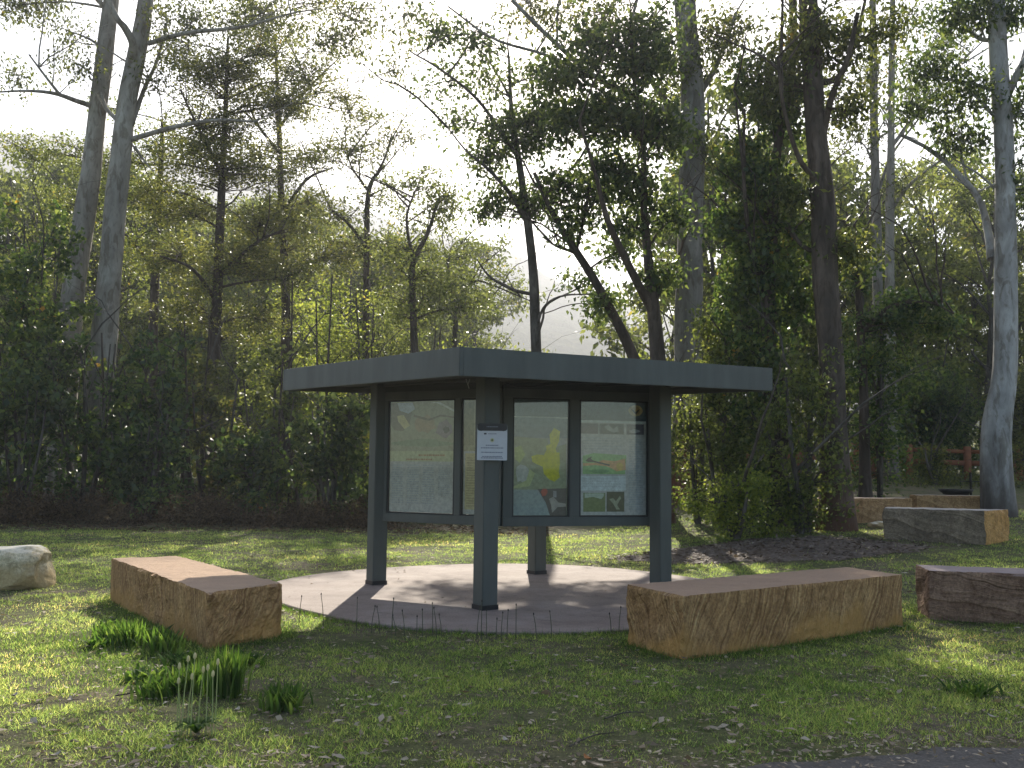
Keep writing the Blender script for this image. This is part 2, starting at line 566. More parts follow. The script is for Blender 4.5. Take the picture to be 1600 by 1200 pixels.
V = []
for j, tt in enumerate(np.linspace(0, 1, 24)):
    yy = road_edge(rx) * (1 - tt) + (-3.0) * tt
    V.append(np.stack([rx, yy, gz(rx, yy) + .006 + .0 * rx], -1))
V = np.concatenate(V)
i = (np.arange(23)[:, None] * 280 + np.arange(279)[None]).ravel()
road = link('road', mesh_np('road', V, np.stack([i, i + 280, i + 281, i + 1], -1)), M['gravel'], smooth=True)
tag(road, kind='structure')

# round concrete slab, a low real step
bm = bmesh.new()
n = 96
ang = [2 * math.pi * k / n for k in range(n)]
rings = []
for r, z in ((1, -.08), (1, .022), (.996, .032), (.66, .034), (.33, .035)):
    rings.append([bm.verts.new((SLAB_C[0] + r * float(slab_r(a)) * math.cos(a), SLAB_C[1] + r * float(slab_r(a)) * math.sin(a), z)) for a in ang])
for a, b_ in zip(rings, rings[1:]):
    for k in range(n):
        bm.faces.new((a[k], a[(k + 1) % n], b_[(k + 1) % n], b_[k]))
bm.faces.new(rings[-1])
me = bpy.data.meshes.new('pavement')
bm.to_mesh(me); bm.free()
slab = link('pavement', me, M['slab'])
tag(slab, kind='structure')
SZ = .034

# leaf mulch bed behind and to the right of the kiosk
def mulch_mask(x, y):
    a = ((x - 4.3 - .25 * (y - 16)) / 2.3) ** 2 + ((y - 16.8) / 1.35) ** 2
    return 1.15 - a + .35 * fbm(x, y, 1.3, 7)


mul = grid_mesh('mulch_bed', np.linspace(0, 11, 120), np.linspace(14, 21, 90), lambda x, y: gz(x, y) + .008 + .0 * x, M['mulch'],
                lambda x, y: (mulch_mask(x, y) > 0) & ~on_slab(x, y, .15))
tag(mul, kind='structure')

# wooded mountain behind; ridge read from the photo
RP = [(-2500, 260), (-900, 230), (-400, 225), (0, 212), (130, 215), (230, 240), (480, 292), (650, 352), (760, 385), (860, 428), (1000, 478), (1200, 540), (1500, 590), (2000, 600), (4500, 590)]
rpx = np.array([p[0] for p in RP]); rpy = np.array([p[1] for p in RP])


def hill_z(X, Y):
    px = 800 + X / 850.0 * FPX
    ridge = EYE + (731 - np.interp(px, rpx, rpy)) * 850 / FPX
    tY = np.clip((Y - 130) / 720.0, 0, 1.6)
    prof = np.where(tY < 1, .25 * tY + .75 * tY ** 1.6, 1 - .5 * (tY - 1))
    return -3 + (ridge + 3) * prof + 7 * fbm(X, Y, .018) * tY.clip(0, 1) + 2.2 * fbm(X, Y, .11, 3) + 1.6 * fbm(X, Y, .31, 5)


hill = grid_mesh('hill', np.linspace(-1500, 1500, 600), np.linspace(125, 1200, 150), hill_z, M['hill'])
tag(hill, kind='structure')

# ------------------------------------------------------------------ kiosk
KA = 0.965
A2 = Vector((-math.cos(KA), math.sin(KA), 0)); B2 = Vector((math.sin(KA), math.cos(KA), 0))
KC = Vector((0.059, 12.05, 0))
PS, RS = 2.4917, 4.36
kiosk = empty('kiosk', KC, 'dark slate-grey information kiosk with flat square roof and glazed poster panels', 'kiosk')
inv = -KC


def roof_top(u, v):           # u along A, v along B, in half sizes
    return 2.730 + .0600 * u + .0475 * v + .0


def rp(u, v, dz=0):
    p = KC + (A2 * u + B2 * v) * RS / 2
    return Vector((p.x, p.y, roof_top(u, v) + dz))


def hexa(name, P, mat, parent, bev=.0):
    """P: 4 lower then 4 upper corners (same order)"""
    me = bpy.data.meshes.new(name)
    bm = bmesh.new()
    vs_ = [bm.verts.new(Vector(p) - KC if parent is kiosk or parent and parent.parent is kiosk or parent is kiosk else Vector(p)) for p in P]
    for f in ((0, 3, 2, 1), (4, 5, 6, 7), (0, 1, 5, 4), (1, 2, 6, 5), (2, 3, 7, 6), (3, 0, 4, 7)):
        bm.faces.new([vs_[k] for k in f])
    bmesh.ops.recalc_face_normals(bm, faces=bm.faces)
    if bev:
        bmesh.ops.bevel(bm, geom=bm.edges[:], offset=bev, segments=2, affect='EDGES')
    bm.to_mesh(me); bm.free()
    return link(name, me, mat, parent)


FH, FT = .272, .045
cor = [(-1, -1), (1, -1), (1, 1), (-1, 1)]
kk = 1 - 2 * FT / RS
for i in range(4):
    (u0, v0), (u1, v1) = cor[i], cor[(i + 1) % 4]
    # boards butt: each starts at its own outer corner and stops short of the next board
    du, dv = (u1 - u0) / 2, (v1 - v0) / 2
    e = 2 * FT / RS
    s0 = (u0, v0); s1 = (u1 - du * e, v1 - dv * e)
    inn = (-dv * e, du * e)
    c_ = Vector((inn[0], inn[1]))
    # pick inward side
    if abs(u0 + du + c_[0]) > abs(u0 + du) or abs(v0 + dv + c_[1]) > abs(v0 + dv): c_ = -c_
    q = [s0, s1, (s1[0] + c_[0], s1[1] + c_[1]), (s0[0] + c_[0], s0[1] + c_[1])]
    hexa('fascia_board', [rp(*k_, -FH) for k_ in q] + [rp(*k_, 0) for k_ in q], M['paint'], kiosk, .004)
# corrugated roof sheet peeping over the fascia
bm = bmesh.new()
nc = 150
row = []
for k in range(nc + 1):
    uu = -kk + 2 * kk * k / nc
    zz = .007 * math.sin(k * math.pi * .5) - .001
    row.append([bm.verts.new(rp(uu, vv, zz) - KC) for vv in (-kk - .012, -.3, .3, kk)])
for a, b_ in zip(row, row[1:]):
    for j in range(3): bm.faces.new((a[j], a[j + 1], b_[j + 1], b_[j]))
me = bpy.data.meshes.new('roof'); bm.to_mesh(me); bm.free()
link('roof', me, M['roofing'], kiosk)
k2 = kk - .002
q = [(-k2, -k2), (k2, -k2), (k2, k2), (-k2, k2)]
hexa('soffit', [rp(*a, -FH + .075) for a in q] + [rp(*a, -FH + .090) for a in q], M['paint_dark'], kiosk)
# soffit battens
for k in range(7):
    vv = -.86 + k * .287
    P = [rp(-k2 + .002, vv, -FH + .045), rp(k2 - .002, vv, -FH + .045), rp(k2 - .002, vv + .022, -FH + .045), rp(-k2 + .002, vv + .022, -FH + .045)]
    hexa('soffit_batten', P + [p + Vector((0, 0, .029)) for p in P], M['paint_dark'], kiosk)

PW = .19
post_pos = {}
for nm, (u, v) in (('f', (-1, -1)), ('l', (1, -1)), ('b', (1, 1)), ('r', (-1, 1))):
    c_ = KC + (A2 * u + B2 * v) * PS / 2
    post_pos[nm] = c_
    P = [c_ + (A2 * a + B2 * b_) * PW / 2 for a, b_ in cor]
    tz = roof_top(u * PS / RS, v * PS / RS) - FH + .074
    hexa('post', [Vector((p.x, p.y, SZ - .002)) for p in P] + [Vector((p.x, p.y, tz)) for p in P], M['paint'], kiosk, .008)
    P = [c_ + (A2 * a + B2 * b_) * (PW / 2 + .006) for a, b_ in cor]
    hexa('post_shoe', [Vector((p.x, p.y, SZ)) for p in P] + [Vector((p.x, p.y, SZ + .05)) for p in P], M['trim'], kiosk)

LW = (Vector((post_pos['l'].x + .09, post_pos['l'].y - .03, 0)), Vector((-.10, 11.50, 0)))
RW = (Vector((-.10, 11.50, 0)), Vector((post_pos['r'].x - .06, post_pos['r'].y + .27, 0)))


def wallhit(px, py, W, off=0):
    p0, p1 = W
    d = (p1 - p0).normalized()
    nrm = Vector((d.y, -d.x, 0))
    if nrm.y > 0: nrm = -nrm
    r = ray(px, py)
    o = p0 + nrm * off - Vector((0, 0, EYE))
    o.z = 0
    tt = (o.dot(nrm)) / (r.dot(nrm))
    P = Vector((0, 0, EYE)) + r * tt
    return (P - p0).dot(d), P.z, d, nrm


def slabbox(name, W, s0, s1, z0, z1, o0, o1, mat, parent, bev=0):
    """box on a wall plane: s along wall, z height, o offset towards the viewer"""
    d = (W[1] - W[0]).normalized(); nrm = Vector((d.y, -d.x, 0))
    if nrm.y > 0: nrm = -nrm
    P = []
    for z in (z0, z1):
        for s, o in ((s0, o0), (s1, o0), (s1, o1), (s0, o1)):
            p = W[0] + d * s + nrm * o
            P.append(Vector((p.x, p.y, z)))
    return hexa(name, P, mat, parent, bev)


ZB, ZT = .925, 2.335          # openings' bottom and top
LLEN = (LW[1] - LW[0]).length; RLEN = (RW[1] - RW[0]).length


def s_of(px, W): return wallhit(px, 715, W)[0]


prints = {}


def pm(c):
    c = tuple(min(.8, x * 1.35) for x in c)
    k = tuple(round(x, 3) for x in c)
    if k not in prints:
        prints[k] = mat_noise('print_%d' % len(prints), tuple(x * .75 for x in c), tuple(min(1, x * 1.2) for x in c), 26, .5, 0, .001)
    return prints[k]


posters = []
WALLS = [(LW, [(607.5, 712.5), (722, 790)]), (RW, [(799.5, 889), (904, 1011.5)])]
for W, ops in WALLS:
    L = (W[1] - W[0]).length
    o = [(s_of(a, W), s_of(b_, W)) for a, b_ in ops]
    o[-1] = (o[-1][0], min(o[-1][1], L - .05))
    slabbox('bottom_rail', W, .0, L, ZB - .105, ZB, -.045, .045, M['paint'], kiosk, .004)
    slabbox('top_rail', W, .0, L, ZT, ZT + .10, -.045, .045, M['paint'], kiosk, .004)
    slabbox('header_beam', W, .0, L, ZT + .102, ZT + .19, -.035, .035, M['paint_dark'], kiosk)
    edges = [0] + [e for p in o for e in p] + [L]
    for a, b_ in zip(edges[0::2], edges[1::2]):
        if b_ - a > .012: slabbox('mullion', W, a, b_, ZB + .001, ZT - .001, -.04, .038, M['paint'], kiosk, .003)
    for (a, b_) in o:
        a += .001; b_ -= .001
        fr_ = .018
        f0 = slabbox('panel_frame', W, a, a + fr_, ZB + .001, ZT - .001, -.03, .030, M['trim'], kiosk)
        slabbox('frame_stile', W, b_ - fr_, b_, ZB + .001, ZT - .001, -.03, .030, M['trim'], f0)
        slabbox('frame_rail', W, a + fr_ + .001, b_ - fr_ - .001, ZT - fr_ - .001, ZT - .001, -.03, .030, M['trim'], f0)
        slabbox('frame_rail', W, a + fr_ + .001, b_ - fr_ - .001, ZB + .001, ZB + fr_, -.03, .030, M['trim'], f0)
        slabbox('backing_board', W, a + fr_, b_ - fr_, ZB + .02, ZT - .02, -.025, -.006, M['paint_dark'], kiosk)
        pc = slabbox('poster', W, a + fr_ + .001, b_ - fr_ - .001, ZB + .021, ZT - .021, -.005, -.002, pm((.40, .38, .35)), kiosk)
        slabbox('glass_pane', W, a + fr_ + .001, b_ - fr_ - .001, ZB + fr_ + .001, ZT - fr_ - .003, .018, .022, M['glass'], kiosk)
        posters.append((W, a + fr_ + .001, b_ - fr_ - .001, pc))

PZ0, PZ1 = ZB + .021, ZT - .021


def pr(i, u0, u1, v0, v1, col, lift, name='print', shape=None):
    """a flat printed area on poster i; u across, v from the bottom, 0..1; shape: polygon in u,v"""
    W, a, b_, par = posters[i]
    d = (W[1] - W[0]).normalized(); nrm = Vector((d.y, -d.x, 0))
    if nrm.y > 0: nrm = -nrm
    pts = shape or [(u0, v0), (u1, v0), (u1, v1), (u0, v1)]
    me = bpy.data.meshes.new(name)
    V = []
    for u, v_ in pts:
        p = W[0] + d * (a + (b_ - a) * u) + nrm * (-.002 + .0006 * lift) - KC
        V.append((p.x, p.y, PZ0 + (PZ1 - PZ0) * v_))
    me.from_pydata(V, [], [tuple(range(len(V)))])
    return link(name, me, pm(col), par)


def joined(i, quads, col, lift, name):
    W, a, b_, par = posters[i]
    d = (W[1] - W[0]).normalized(); nrm = Vector((d.y, -d.x, 0))
    if nrm.y > 0: nrm = -nrm
    V = []; F = []
    for (u0, u1, v0, v1) in quads:
        for u, v_ in ((u0, v0), (u1, v0), (u1, v1), (u0, v1)):
            p = W[0] + d * (a + (b_ - a) * u) + nrm * (-.002 + .0006 * lift) - KC
            V.append((p.x, p.y, PZ0 + (PZ1 - PZ0) * v_))
        F.append(tuple(range(len(V) - 4, len(V))))
    me = bpy.data.meshes.new(name); me.from_pydata(V, [], F)
    return tag(link(name, me, pm(col), par), kind='stuff')


def blobpoly(cu, cv, ru, rv, n=14, j=.25, seed=1):
    r_ = random.Random(seed)
    return [(min(.99, max(.01, cu + ru * math.cos(k * 2 * math.pi / n) * (1 + r_.uniform(-j, j)))), min(.99, max(.01, cv + rv * math.sin(k * 2 * math.pi / n) * (1 + r_.uniform(-j, j))))) for k in range(n)]


def textlines(i, u0, u1, v0, v1, nl, col, lift, seed=0):
    r_ = random.Random(seed); q = []
    for k in range(nl):
        vt = v1 - (k + .2) * (v1 - v0) / nl; vb = vt - .5 * (v1 - v0) / nl
        u = u0
        end = u1 - (r_.uniform(0, .4) * (u1 - u0) if r_.random() < .25 else 0)
        while u < end - .005:
            wv = r_.uniform(.012, .035)
            q.append((u, min(u + wv, end), vb, vt)); u += wv + .008
    return joined(i, q, col, lift, 'lettering')


# poster 0: painted landscape above, title and four columns of text below
pr(0, 0, 1, .50, 1, (.30, .29, .20), 1, 'picture_print')
pr(0, 0, 1, .455, .55, (.40, .40, .24), 2, 'picture_print')
pr(0, 0, 0, 0, 0, (.18, .15, .11), 3, 'picture_print', [(.0, .99), (.2, .99), (.34, .90), (.30, .80), (.2, .73), (.06, .74), (.0, .80)])
pr(0, 0, 0, 0, 0, (.42, .46, .56), 4, 'picture_print', [(.10, .99), (.34, .99), (.38, .93), (.28, .89), (.14, .92)])
pr(0, 0, 0, 0, 0, (.50, .43, .22), 5, 'picture_print', [(.10, .87), (.2, .88), (.31, .78), (.22, .75), (.12, .82)])
pr(0, 0, 0, 0, 0, (.34, .25, .16), 3, 'picture_print', blobpoly(.55, .79, .16, .08, seed=3))
pr(0, 0, 0, 0, 0, (.23, .18, .20), 4, 'picture_print', blobpoly(.84, .75, .13, .075, seed=4))
pr(0, 0, 0, 0, 0, (.07, .06, .06), 5, 'picture_print', blobpoly(.87, .74, .05, .03, seed=9))
pr(0, 0, 0, 0, 0, (.17, .13, .09), 4, 'picture_print', [(.36, .86), (.6, .82), (.78, .86), (.99, .84), (.99, .855), (.78, .875), (.6, .84), (.37, .88)])
pr(0, 0, 0, 0, 0, (.55, .56, .52), 5, 'picture_print', [(.62, .985), (.72, .98), (.99, .895), (.99, .915), (.76, .99)])
pr(0, 0, 0, 0, 0, (.22, .26, .17), 3, 'picture_print', blobpoly(.5, .62, .42, .035, 20, .3, 6))
textlines(0, .45, .85, .495, .525, 1, (.30, .16, .08), 4, 2)
textlines(0, .26, .78, .458, .486, 1, (.30, .16, .08), 4, 3)
for k in range(4):
    textlines(0, .04 + .24 * k, .22 + .24 * k, .07 if k < 3 else .15, .43, 17, (.31, .32, .33), 4, 10 + k)
# poster 1, half hidden behind the front post
pr(1, 0, 1, .55, 1, (.29, .27, .17), 1, 'picture_print')
pr(1, .0, .3, .60, .98, (.20, .19, .11), 2, 'picture_print')
pr(1, .05, .42, .04, .53, (.44, .37, .20), 1, 'picture_print')
textlines(1, .1, .38, .06, .50, 20, (.30, .24, .13), 3, 21)
# poster 2: the map
pr(2, 0, 1, 0, 1, (.32, .32, .31), 1, 'map_print')
pr(2, 0, 1, .855, 1, (.085, .115, .125), 2, 'map_print')
pr(2, 0, 1, .845, .855, (.45, .47, .47), 3, 'map_print')
pr(2, 0, 1, .67, .845, (.17, .205, .235), 2, 'map_print')
pr(2, 0, 0, 0, 0, (.27, .29, .19), 2, 'map_print', [(.0, .68), (.62, .66), (.66, .58), (.98, .62), (.98, .22), (.0, .22)])
pr(2, 0, 0, 0, 0, (.38, .42, .15), 4, 'map_print', [(.02, .58), (.14, .60), (.22, .52), (.12, .45), (.03, .48)])
pr(2, 0, 0, 0, 0, (.56, .50, .06), 3, 'map_print', [(.6, .60), (.68, .62), (.66, .70), (.75, .76), (.86, .73), (.84, .64), (.78, .58), (.8, .54), (.62, .54)])
pr(2, 0, 0, 0, 0, (.52, .47, .010), 5, 'map_print', [(.33, .51), (.44, .525), (.56, .52), (.62, .58), (.70, .545), (.85, .545), (.86, .45), (.84, .38), (.86, .33), (.76, .29), (.66, .31), (.56, .36), (.54, .42), (.43, .44), (.35, .46)])
pr(2, 0, 0, 0, 0, (.44, .43, .40), 4, 'map_print', blobpoly(.17, .36, .15, .08, seed=8))
pr(2, 0, 0, 0, 0, (.42, .44, .22), 5, 'map_print', [(.0, .23), (.3, .25), (.40, .36), (.3, .40), (.24, .3), (.02, .25)])
pr(2, 0, 0, 0, 0, (.27, .31, .31), 5, 'map_print', [(.0, .0), (.68, .0), (.6, .11), (.45, .215), (.0, .22)])
pr(2, 0, 0, 0, 0, (.10, .085, .085), 5, 'picture_print', [(.68, .0), (.99, .0), (.99, .235), (.45, .225), (.6, .11)])
pr(2, 0, 0, 0, 0, (.40, .08, .06), 6, 'picture_print', blobpoly(.57, .195, .06, .035, seed=5))
pr(2, 0, 0, 0, 0, (.34, .30, .28), 6, 'picture_print', [(.66, .14), (.74, .16), (.84, .11), (.98, .10), (.98, .075), (.82, .07), (.72, .02), (.7, .09)])
pr(2, .74, .80, .155, .21, (.30, .28, .30), 6, 'picture_print')
# poster 3: header with badge, photos, coloured plan, text
pr(3, 0, 1, 0, 1, (.45, .43, .42), 1, 'poster_sheet')
pr(3, 0, 1, .835, 1, (.075, .095, .105), 2, 'poster_sheet')
pr(3, .68, 1, .86, 1, (.10, .12, .13), 3, 'poster_sheet')
pr(3, 0, 0, 0, 0, (.45, .33, .15), 4, 'badge_print', [(.84 + .11 * math.cos(k * math.pi / 10), .93 + .05 * math.sin(k * math.pi / 10)) for k in range(20)])
pr(3, 0, 0, 0, 0, (.35, .22, .08), 5, 'badge_print', [(.84 + .07 * math.cos(k * math.pi / 10), .93 + .035 * math.sin(k * math.pi / 10)) for k in range(20)])
pr(3, 0, 0, 0, 0, (.035, .03, .02), 6, 'badge_print', [(.77, .945), (.81, .935), (.84, .915), (.87, .935), (.91, .945), (.885, .922), (.85, .90), (.83, .90), (.80, .92)])
pr(3, 0, 1, .815, .835, (.55, .57, .57), 3, 'poster_sheet')
pr(3, .0, .27, .715, .808, (.13, .10, .11), 3, 'picture_print')
pr(3, .29, .66, .715, .808, (.06, .06, .06), 3, 'picture_print')
pr(3, .70, .97, .715, .808, (.10, .09, .11), 3, 'picture_print')
pr(3, 0, 0, 0, 0, (.34, .34, .32), 4, 'picture_print', [(.36, .78), (.42, .80), (.5, .76), (.56, .79), (.58, .74), (.5, .73), (.42, .75)])
pr(3, 0, 0, 0, 0, (.38, .37, .40), 4, 'picture_print', blobpoly(.82, .745, .08, .018, seed=15))
pr(3, 0, 0, 0, 0, (.25, .42, .18), 3, 'plan_print', [(.04, .52), (.2, .545), (.7, .53), (.68, .36), (.04, .36)])
pr(3, 0, 0, 0, 0, (.60, .33, .15), 4, 'plan_print', [(.04, .455), (.25, .46), (.34, .485), (.52, .475), (.68, .50), (.69, .40), (.55, .385), (.48, .41), (.40, .43), (.22, .44), (.05, .43)])
pr(3, 0, 0, 0, 0, (.64, .40, .10), 5, 'plan_print', blobpoly(.60, .43, .055, .035, 10, .1, 12))
pr(3, 0, 0, 0, 0, (.16, .30, .14), 5, 'plan_print', blobpoly(.30, .385, .16, .018, seed=18))
pr(3, 0, 0, 0, 0, (.10, .10, .08), 6, 'plan_print', [(.08, .475), (.12, .5), (.18, .515), (.16, .495), (.2, .478), (.45, .445), (.44, .432), (.2, .465), (.12, .465)])
pr(3, .0, .69, .215, .345, (.55, .57, .58), 3, 'poster_sheet')
textlines(3, .05, .62, .24, .33, 4, (.47, .48, .49), 4, 31)
textlines(3, .74, .96, .04, .68, 30, (.36, .37, .39), 3, 32)
textlines(3, .05, .62, .57, .69, 5, (.37, .37, .38), 3, 33)
pr(3, .05, .38, .03, .195, (.17, .20, .09), 3, 'picture_print')
pr(3, .40, .67, .03, .205, (.09, .09, .06), 3, 'picture_print')
pr(3, 0, 0, 0, 0, (.42, .46, .38), 4, 'picture_print', [(.07, .15), (.2, .16), (.32, .14), (.36, .17), (.36, .19), (.07, .19)])
pr(3, 0, 0, 0, 0, (.30, .31, .22), 4, 'picture_print', [(.44, .14), (.5, .15), (.54, .12), (.6, .17), (.62, .15), (.56, .09), (.6, .05), (.55, .05), (.5, .1)])

# sign on the front post: faces half left/right like a plate strapped across the post's arris
sg = at(769, 690, post_pos['f'].y - .16)
spx = FPX / (post_pos['f'].y - .16)
sw, sh = 47 / spx / 2, 58 / spx / 2
sign = empty('notice_sign', sg, 'small white notice with black rounded header fixed to the front post', 'sign')
MW = mat_plain('sign_white', (.52, .53, .56), .4, .5, .05)
MK = mat_plain('sign_black', (.012, .011, .013), .4)
MT = mat_plain('sign_ink', (.20, .21, .26), .5, .3, .05)
MG = mat_plain('sign_green', (.10, .13, .05), .5, .3, .1)
MY = mat_plain('sign_pale_yellow', (.50, .48, .30), .5, .3, .1)


def rrect(name, cx, cz, hw, hh, r, y0, y1, mat, par):
    bm = bmesh.new(); pts = []
    for (sx, sz, a0) in ((1, 1, 0), (-1, 1, 90), (-1, -1, 180), (1, -1, 270)):
        for k in range(5):
            a = math.radians(a0 + k * 22.5)
            pts.append((cx + sx * (hw - r) + r * math.cos(a), cz + sz * (hh - r) + r * math.sin(a)))
    f = [bm.verts.new((x, y0, z)) for x, z in pts]; b2 = [bm.verts.new((x, y1, z)) for x, z in pts]
    bm.faces.new(f); bm.faces.new(b2[::-1])
    for k in range(len(pts)): bm.faces.new((f[k], b2[k], b2[(k + 1) % len(pts)], f[(k + 1) % len(pts)]))
    bmesh.ops.recalc_face_normals(bm, faces=bm.faces)
    me = bpy.data.meshes.new(name); bm.to_mesh(me); bm.free()
    return link(name, me, mat, par)


plate = rrect('plate', 0, -.01, sw, sh - .01, .008, 0, .006, MW, sign)
rrect('bracket', 0, -.01, sw * .5, sh * .8, .004, .007, .06, M['trim'], sign)
hd = rrect('header', 0, sh * .78, sw * .99, sh * .20, .026, -.004, .005, MK, sign)
rrect('header_knob', -sw * .74, sh * .70, .026, .026, .0255, -.007, -.0045, MK, sign)
rrect('header_knob', sw * .74, sh * .70, .026, .026, .0255, -.007, -.0045, MK, sign)


def ink(name, quads, mat, par, y=-.0015):
    V = []; F = []
    for (x0, x1, z0, z1) in quads:
        V += [(x0, y, z0), (x1, y, z0), (x1, y, z1), (x0, y, z1)]
        F.append(tuple(range(len(V) - 4, len(V))))
    me = bpy.data.meshes.new(name); me.from_pydata(V, [], F)
    return tag(link(name, me, mat, par), kind='stuff')


def line(cz, hw, hh, seed):
    r_ = random.Random(seed); q = []; x = -hw
    while x < hw:
        k = r_.uniform(.006, .018); q.append((x, min(x + k, hw), cz - hh, cz + hh)); x += k + .0035
    return q


ink('lettering', line(sh * .80, sw * .38, .004, 1), MT, hd, -.0055)
q = []
for cz, hw in ((-.20, .42), (-.34, .74), (-.58, .72), (-.80, .66), (-.88, .72)):
    q += line(sh * cz, sw * hw, .0055, int(cz * 100))
ink('lettering', q, MT, plate)
ink('lettering', line(sh * .42, sw * .28, .005, 4), MT, plate)
ink('lettering', [(-sw * .55, -sw * .38, sh * .38, sh * .46)], MK, plate)
for (rr, mt_, y_) in ((.022, MY, -.001), (.013, MG, -.002)):
    me = bpy.data.meshes.new('emblem')
    me.from_pydata([(rr * math.cos(k * math.pi / 2), y_, sh * .08 + rr * math.sin(k * math.pi / 2)) for k in range(4)] if rr < .02 else [(rr * math.cos(k * math.pi / 8), y_, sh * .08 + rr * math.sin(k * math.pi / 8)) for k in range(16)], [], [tuple(range(4 if rr < .02 else 16))])
    link('emblem', me, mt_, plate)
# pale frayed cord end and thin cable under the eave
hk = MB()
h0 = at(728, 592, 10.6); h1 = at(731, 601, 10.6); h2 = at(734, 593, 10.6); h3 = at(733, 607, 10.6)
hk.tube([h0, h1, h3], .004, 4); hk.tube([h2, h1], .004, 4)
hk.build('cord_end', mat_plain('pale_cord', (.5, .5, .48)), kiosk, off=KC)
cb = MB()
cb.tube(smooth_path([at(790, 598, 10.7), at(815, 605, 10.8), at(860, 600, 10.9), at(900, 598, 11)], 16), .006, 4)
cb.build('cable', M['trim'], kiosk, off=KC)


# ------------------------------------------------------------------ stone blocks
def block(name, label, P, z0, z1, mat, cat='stone block', n=(34, 12, 10), rough=.018, group=None, seed=0, endmat=None, chip=.03, sdir=(1, 1, -.5), groove=.0, gf=30):
    """P: four plan corners in order (front-left round), hexahedron with split, worn faces"""
    P = [Vector((p[0], p[1], 0)) for p in P]
    c_ = (P[0] + P[1] + P[2] + P[3]) / 4
    base = float(gz(c_.x, c_.y))
    bm = bmesh.new()
    cache = {}
    nx, ny, nz_ = n
    ex = (P[1] - P[0]).normalized(); ey = (P[3] - P[0]).normalized()
    SV = []

    def vert(i, j, k):
        key = (i, j, k)
        if key in cache: return cache[key]
        u, v, w_ = i / nx, j / ny, k / nz_
        p = (P[0] * (1 - u) + P[1] * u) * (1 - v) + (P[3] * (1 - u) + P[2] * u) * v
        p = p - c_
        z = z0 + (z1 - z0) * w_
        d = Vector(((u - .5) * 2, (v - .5) * 2, (w_ - .5) * 2))
        q = Vector((p.x, p.y, z))
        ed = sum(1 for x in d if abs(abs(x) - 1) < 1e-6)
        s = seed * 7.3
        nn = mn.fractal(q * 3.1 + Vector((s, 0, s)), .6, 2.1, 5)
        n2_ = mn.noise(q * 9 + Vector((0, s, 0)))
        out_ = p.normalized()
        am = rough * (1 if ed else 0)
        if k == nz_:
            q.z += am * .35 * nn
            if ed >= 2: q -= out_ * chip * (.35 + .65 * abs(n2_)); q.z -= chip * .5 * abs(n2_)
        elif ed:
            q += out_ * am * (nn * 1.6 + n2_ * .6)
            if ed >= 2: q -= out_ * chip * .5
        sv = q.dot(ex) * sdir[0] + q.dot(ey) * sdir[1] + q.z * sdir[2] + .07 * mn.noise(q * 2.2 + Vector((s, s, 0))) + .025 * mn.noise(q * 7)
        if groove and k < nz_ and ed == 1:
            gr = abs(math.sin(sv * gf)) ** .6 + .5 * mn.noise(Vector((sv * gf * .8, s, q.z)))
            q += out_ * groove * gr * max(0, min(1, .5 + 1.4 * mn.noise(q * 1.1 + Vector((s, 3, 0)))))
        SV.append(sv)
        r = bm.verts.new(q)
        cache[key] = r
        return r

    def quad(a, b_, c2, d2, mi=0):
        f = bm.faces.new((vert(*a), vert(*b_), vert(*c2), vert(*d2)))
        f.material_index = mi

    for i in range(nx):
        for j in range(ny):
            quad((i, j, nz_), (i + 1, j, nz_), (i + 1, j + 1, nz_), (i, j + 1, nz_))
        for k in range(nz_):
            quad((i, 0, k), (i + 1, 0, k), (i + 1, 0, k + 1), (i, 0, k + 1))
            quad((i + 1, ny, k), (i, ny, k), (i, ny, k + 1), (i + 1, ny, k + 1))
    for j in range(ny):
        for k in range(nz_):
            quad((0, j + 1, k), (0, j, k), (0, j, k + 1), (0, j + 1, k + 1))
            quad((nx, j, k), (nx, j + 1, k), (nx, j + 1, k + 1), (nx, j, k + 1), 1 if endmat else 0)
    bmesh.ops.recalc_face_normals(bm, faces=bm.faces)
    me = bpy.data.meshes.new(name)
    bm.to_mesh(me); bm.free()
    me.attributes.new('strata', 'FLOAT', 'POINT').data.foreach_set('value', np.array(SV, np.float32))
    me.materials.append(mat)
    if endmat: me.materials.append(endmat)
    o = link(name, me)
    o.location = (c_.x, c_.y, base)
    me.polygons.foreach_set('use_smooth', np.zeros(len(me.polygons), bool))
    return tag(o, label, cat, group)


def topcorner(px, py, z):
    p = atz(px, py, z)
    return (p.x, p.y)


BLK = []
b0 = G(322, 1016); zt = .50
zt = EYE + ray(325, 926).z / ray(325, 926).y * b0.y
LB = [topcorner(325, 926, zt), topcorner(442, 911, zt), topcorner(275, 868, zt), topcorner(174, 872, zt)]
BLK.append(LB)
block('stone_block', 'long orange sandstone block end-on to the camera, left of the concrete circle', LB, -.1, zt, M['sand1'], seed=1, n=(26, 90, 26), rough=.022, sdir=(.8, .9, -.55), groove=.007, gf=80, chip=.022)
b0 = G(1070, 1031)
zt = EYE + ray(1068, 932).z / ray(1068, 932).y * b0.y
RB = [topcorner(1068, 932, zt), topcorner(1410, 898, zt), topcorner(1322, 886, zt), topcorner(980, 914, zt)]
BLK.append(RB)
block('stone_block', 'long orange sandstone block with diagonal banding, in front of the right kiosk post', RB, -.1, zt, M['sand2'], seed=2, n=(110, 26, 26), rough=.014, sdir=(.9, 1.0, -.5), groove=.010, gf=58, chip=.018)
p0 = G(1452, 968); p1 = G(1760, 985)
zt = EYE + ray(1454, 889).z / ray(1454, 889).y * p0.y - float(gz(p0.x, p0.y))
PB = [(p0.x, p0.y), (p1.x, p1.y), (p1.x + .15, p1.y + .62), (p0.x + .12, p0.y + .62)]
BLK.append(PB)
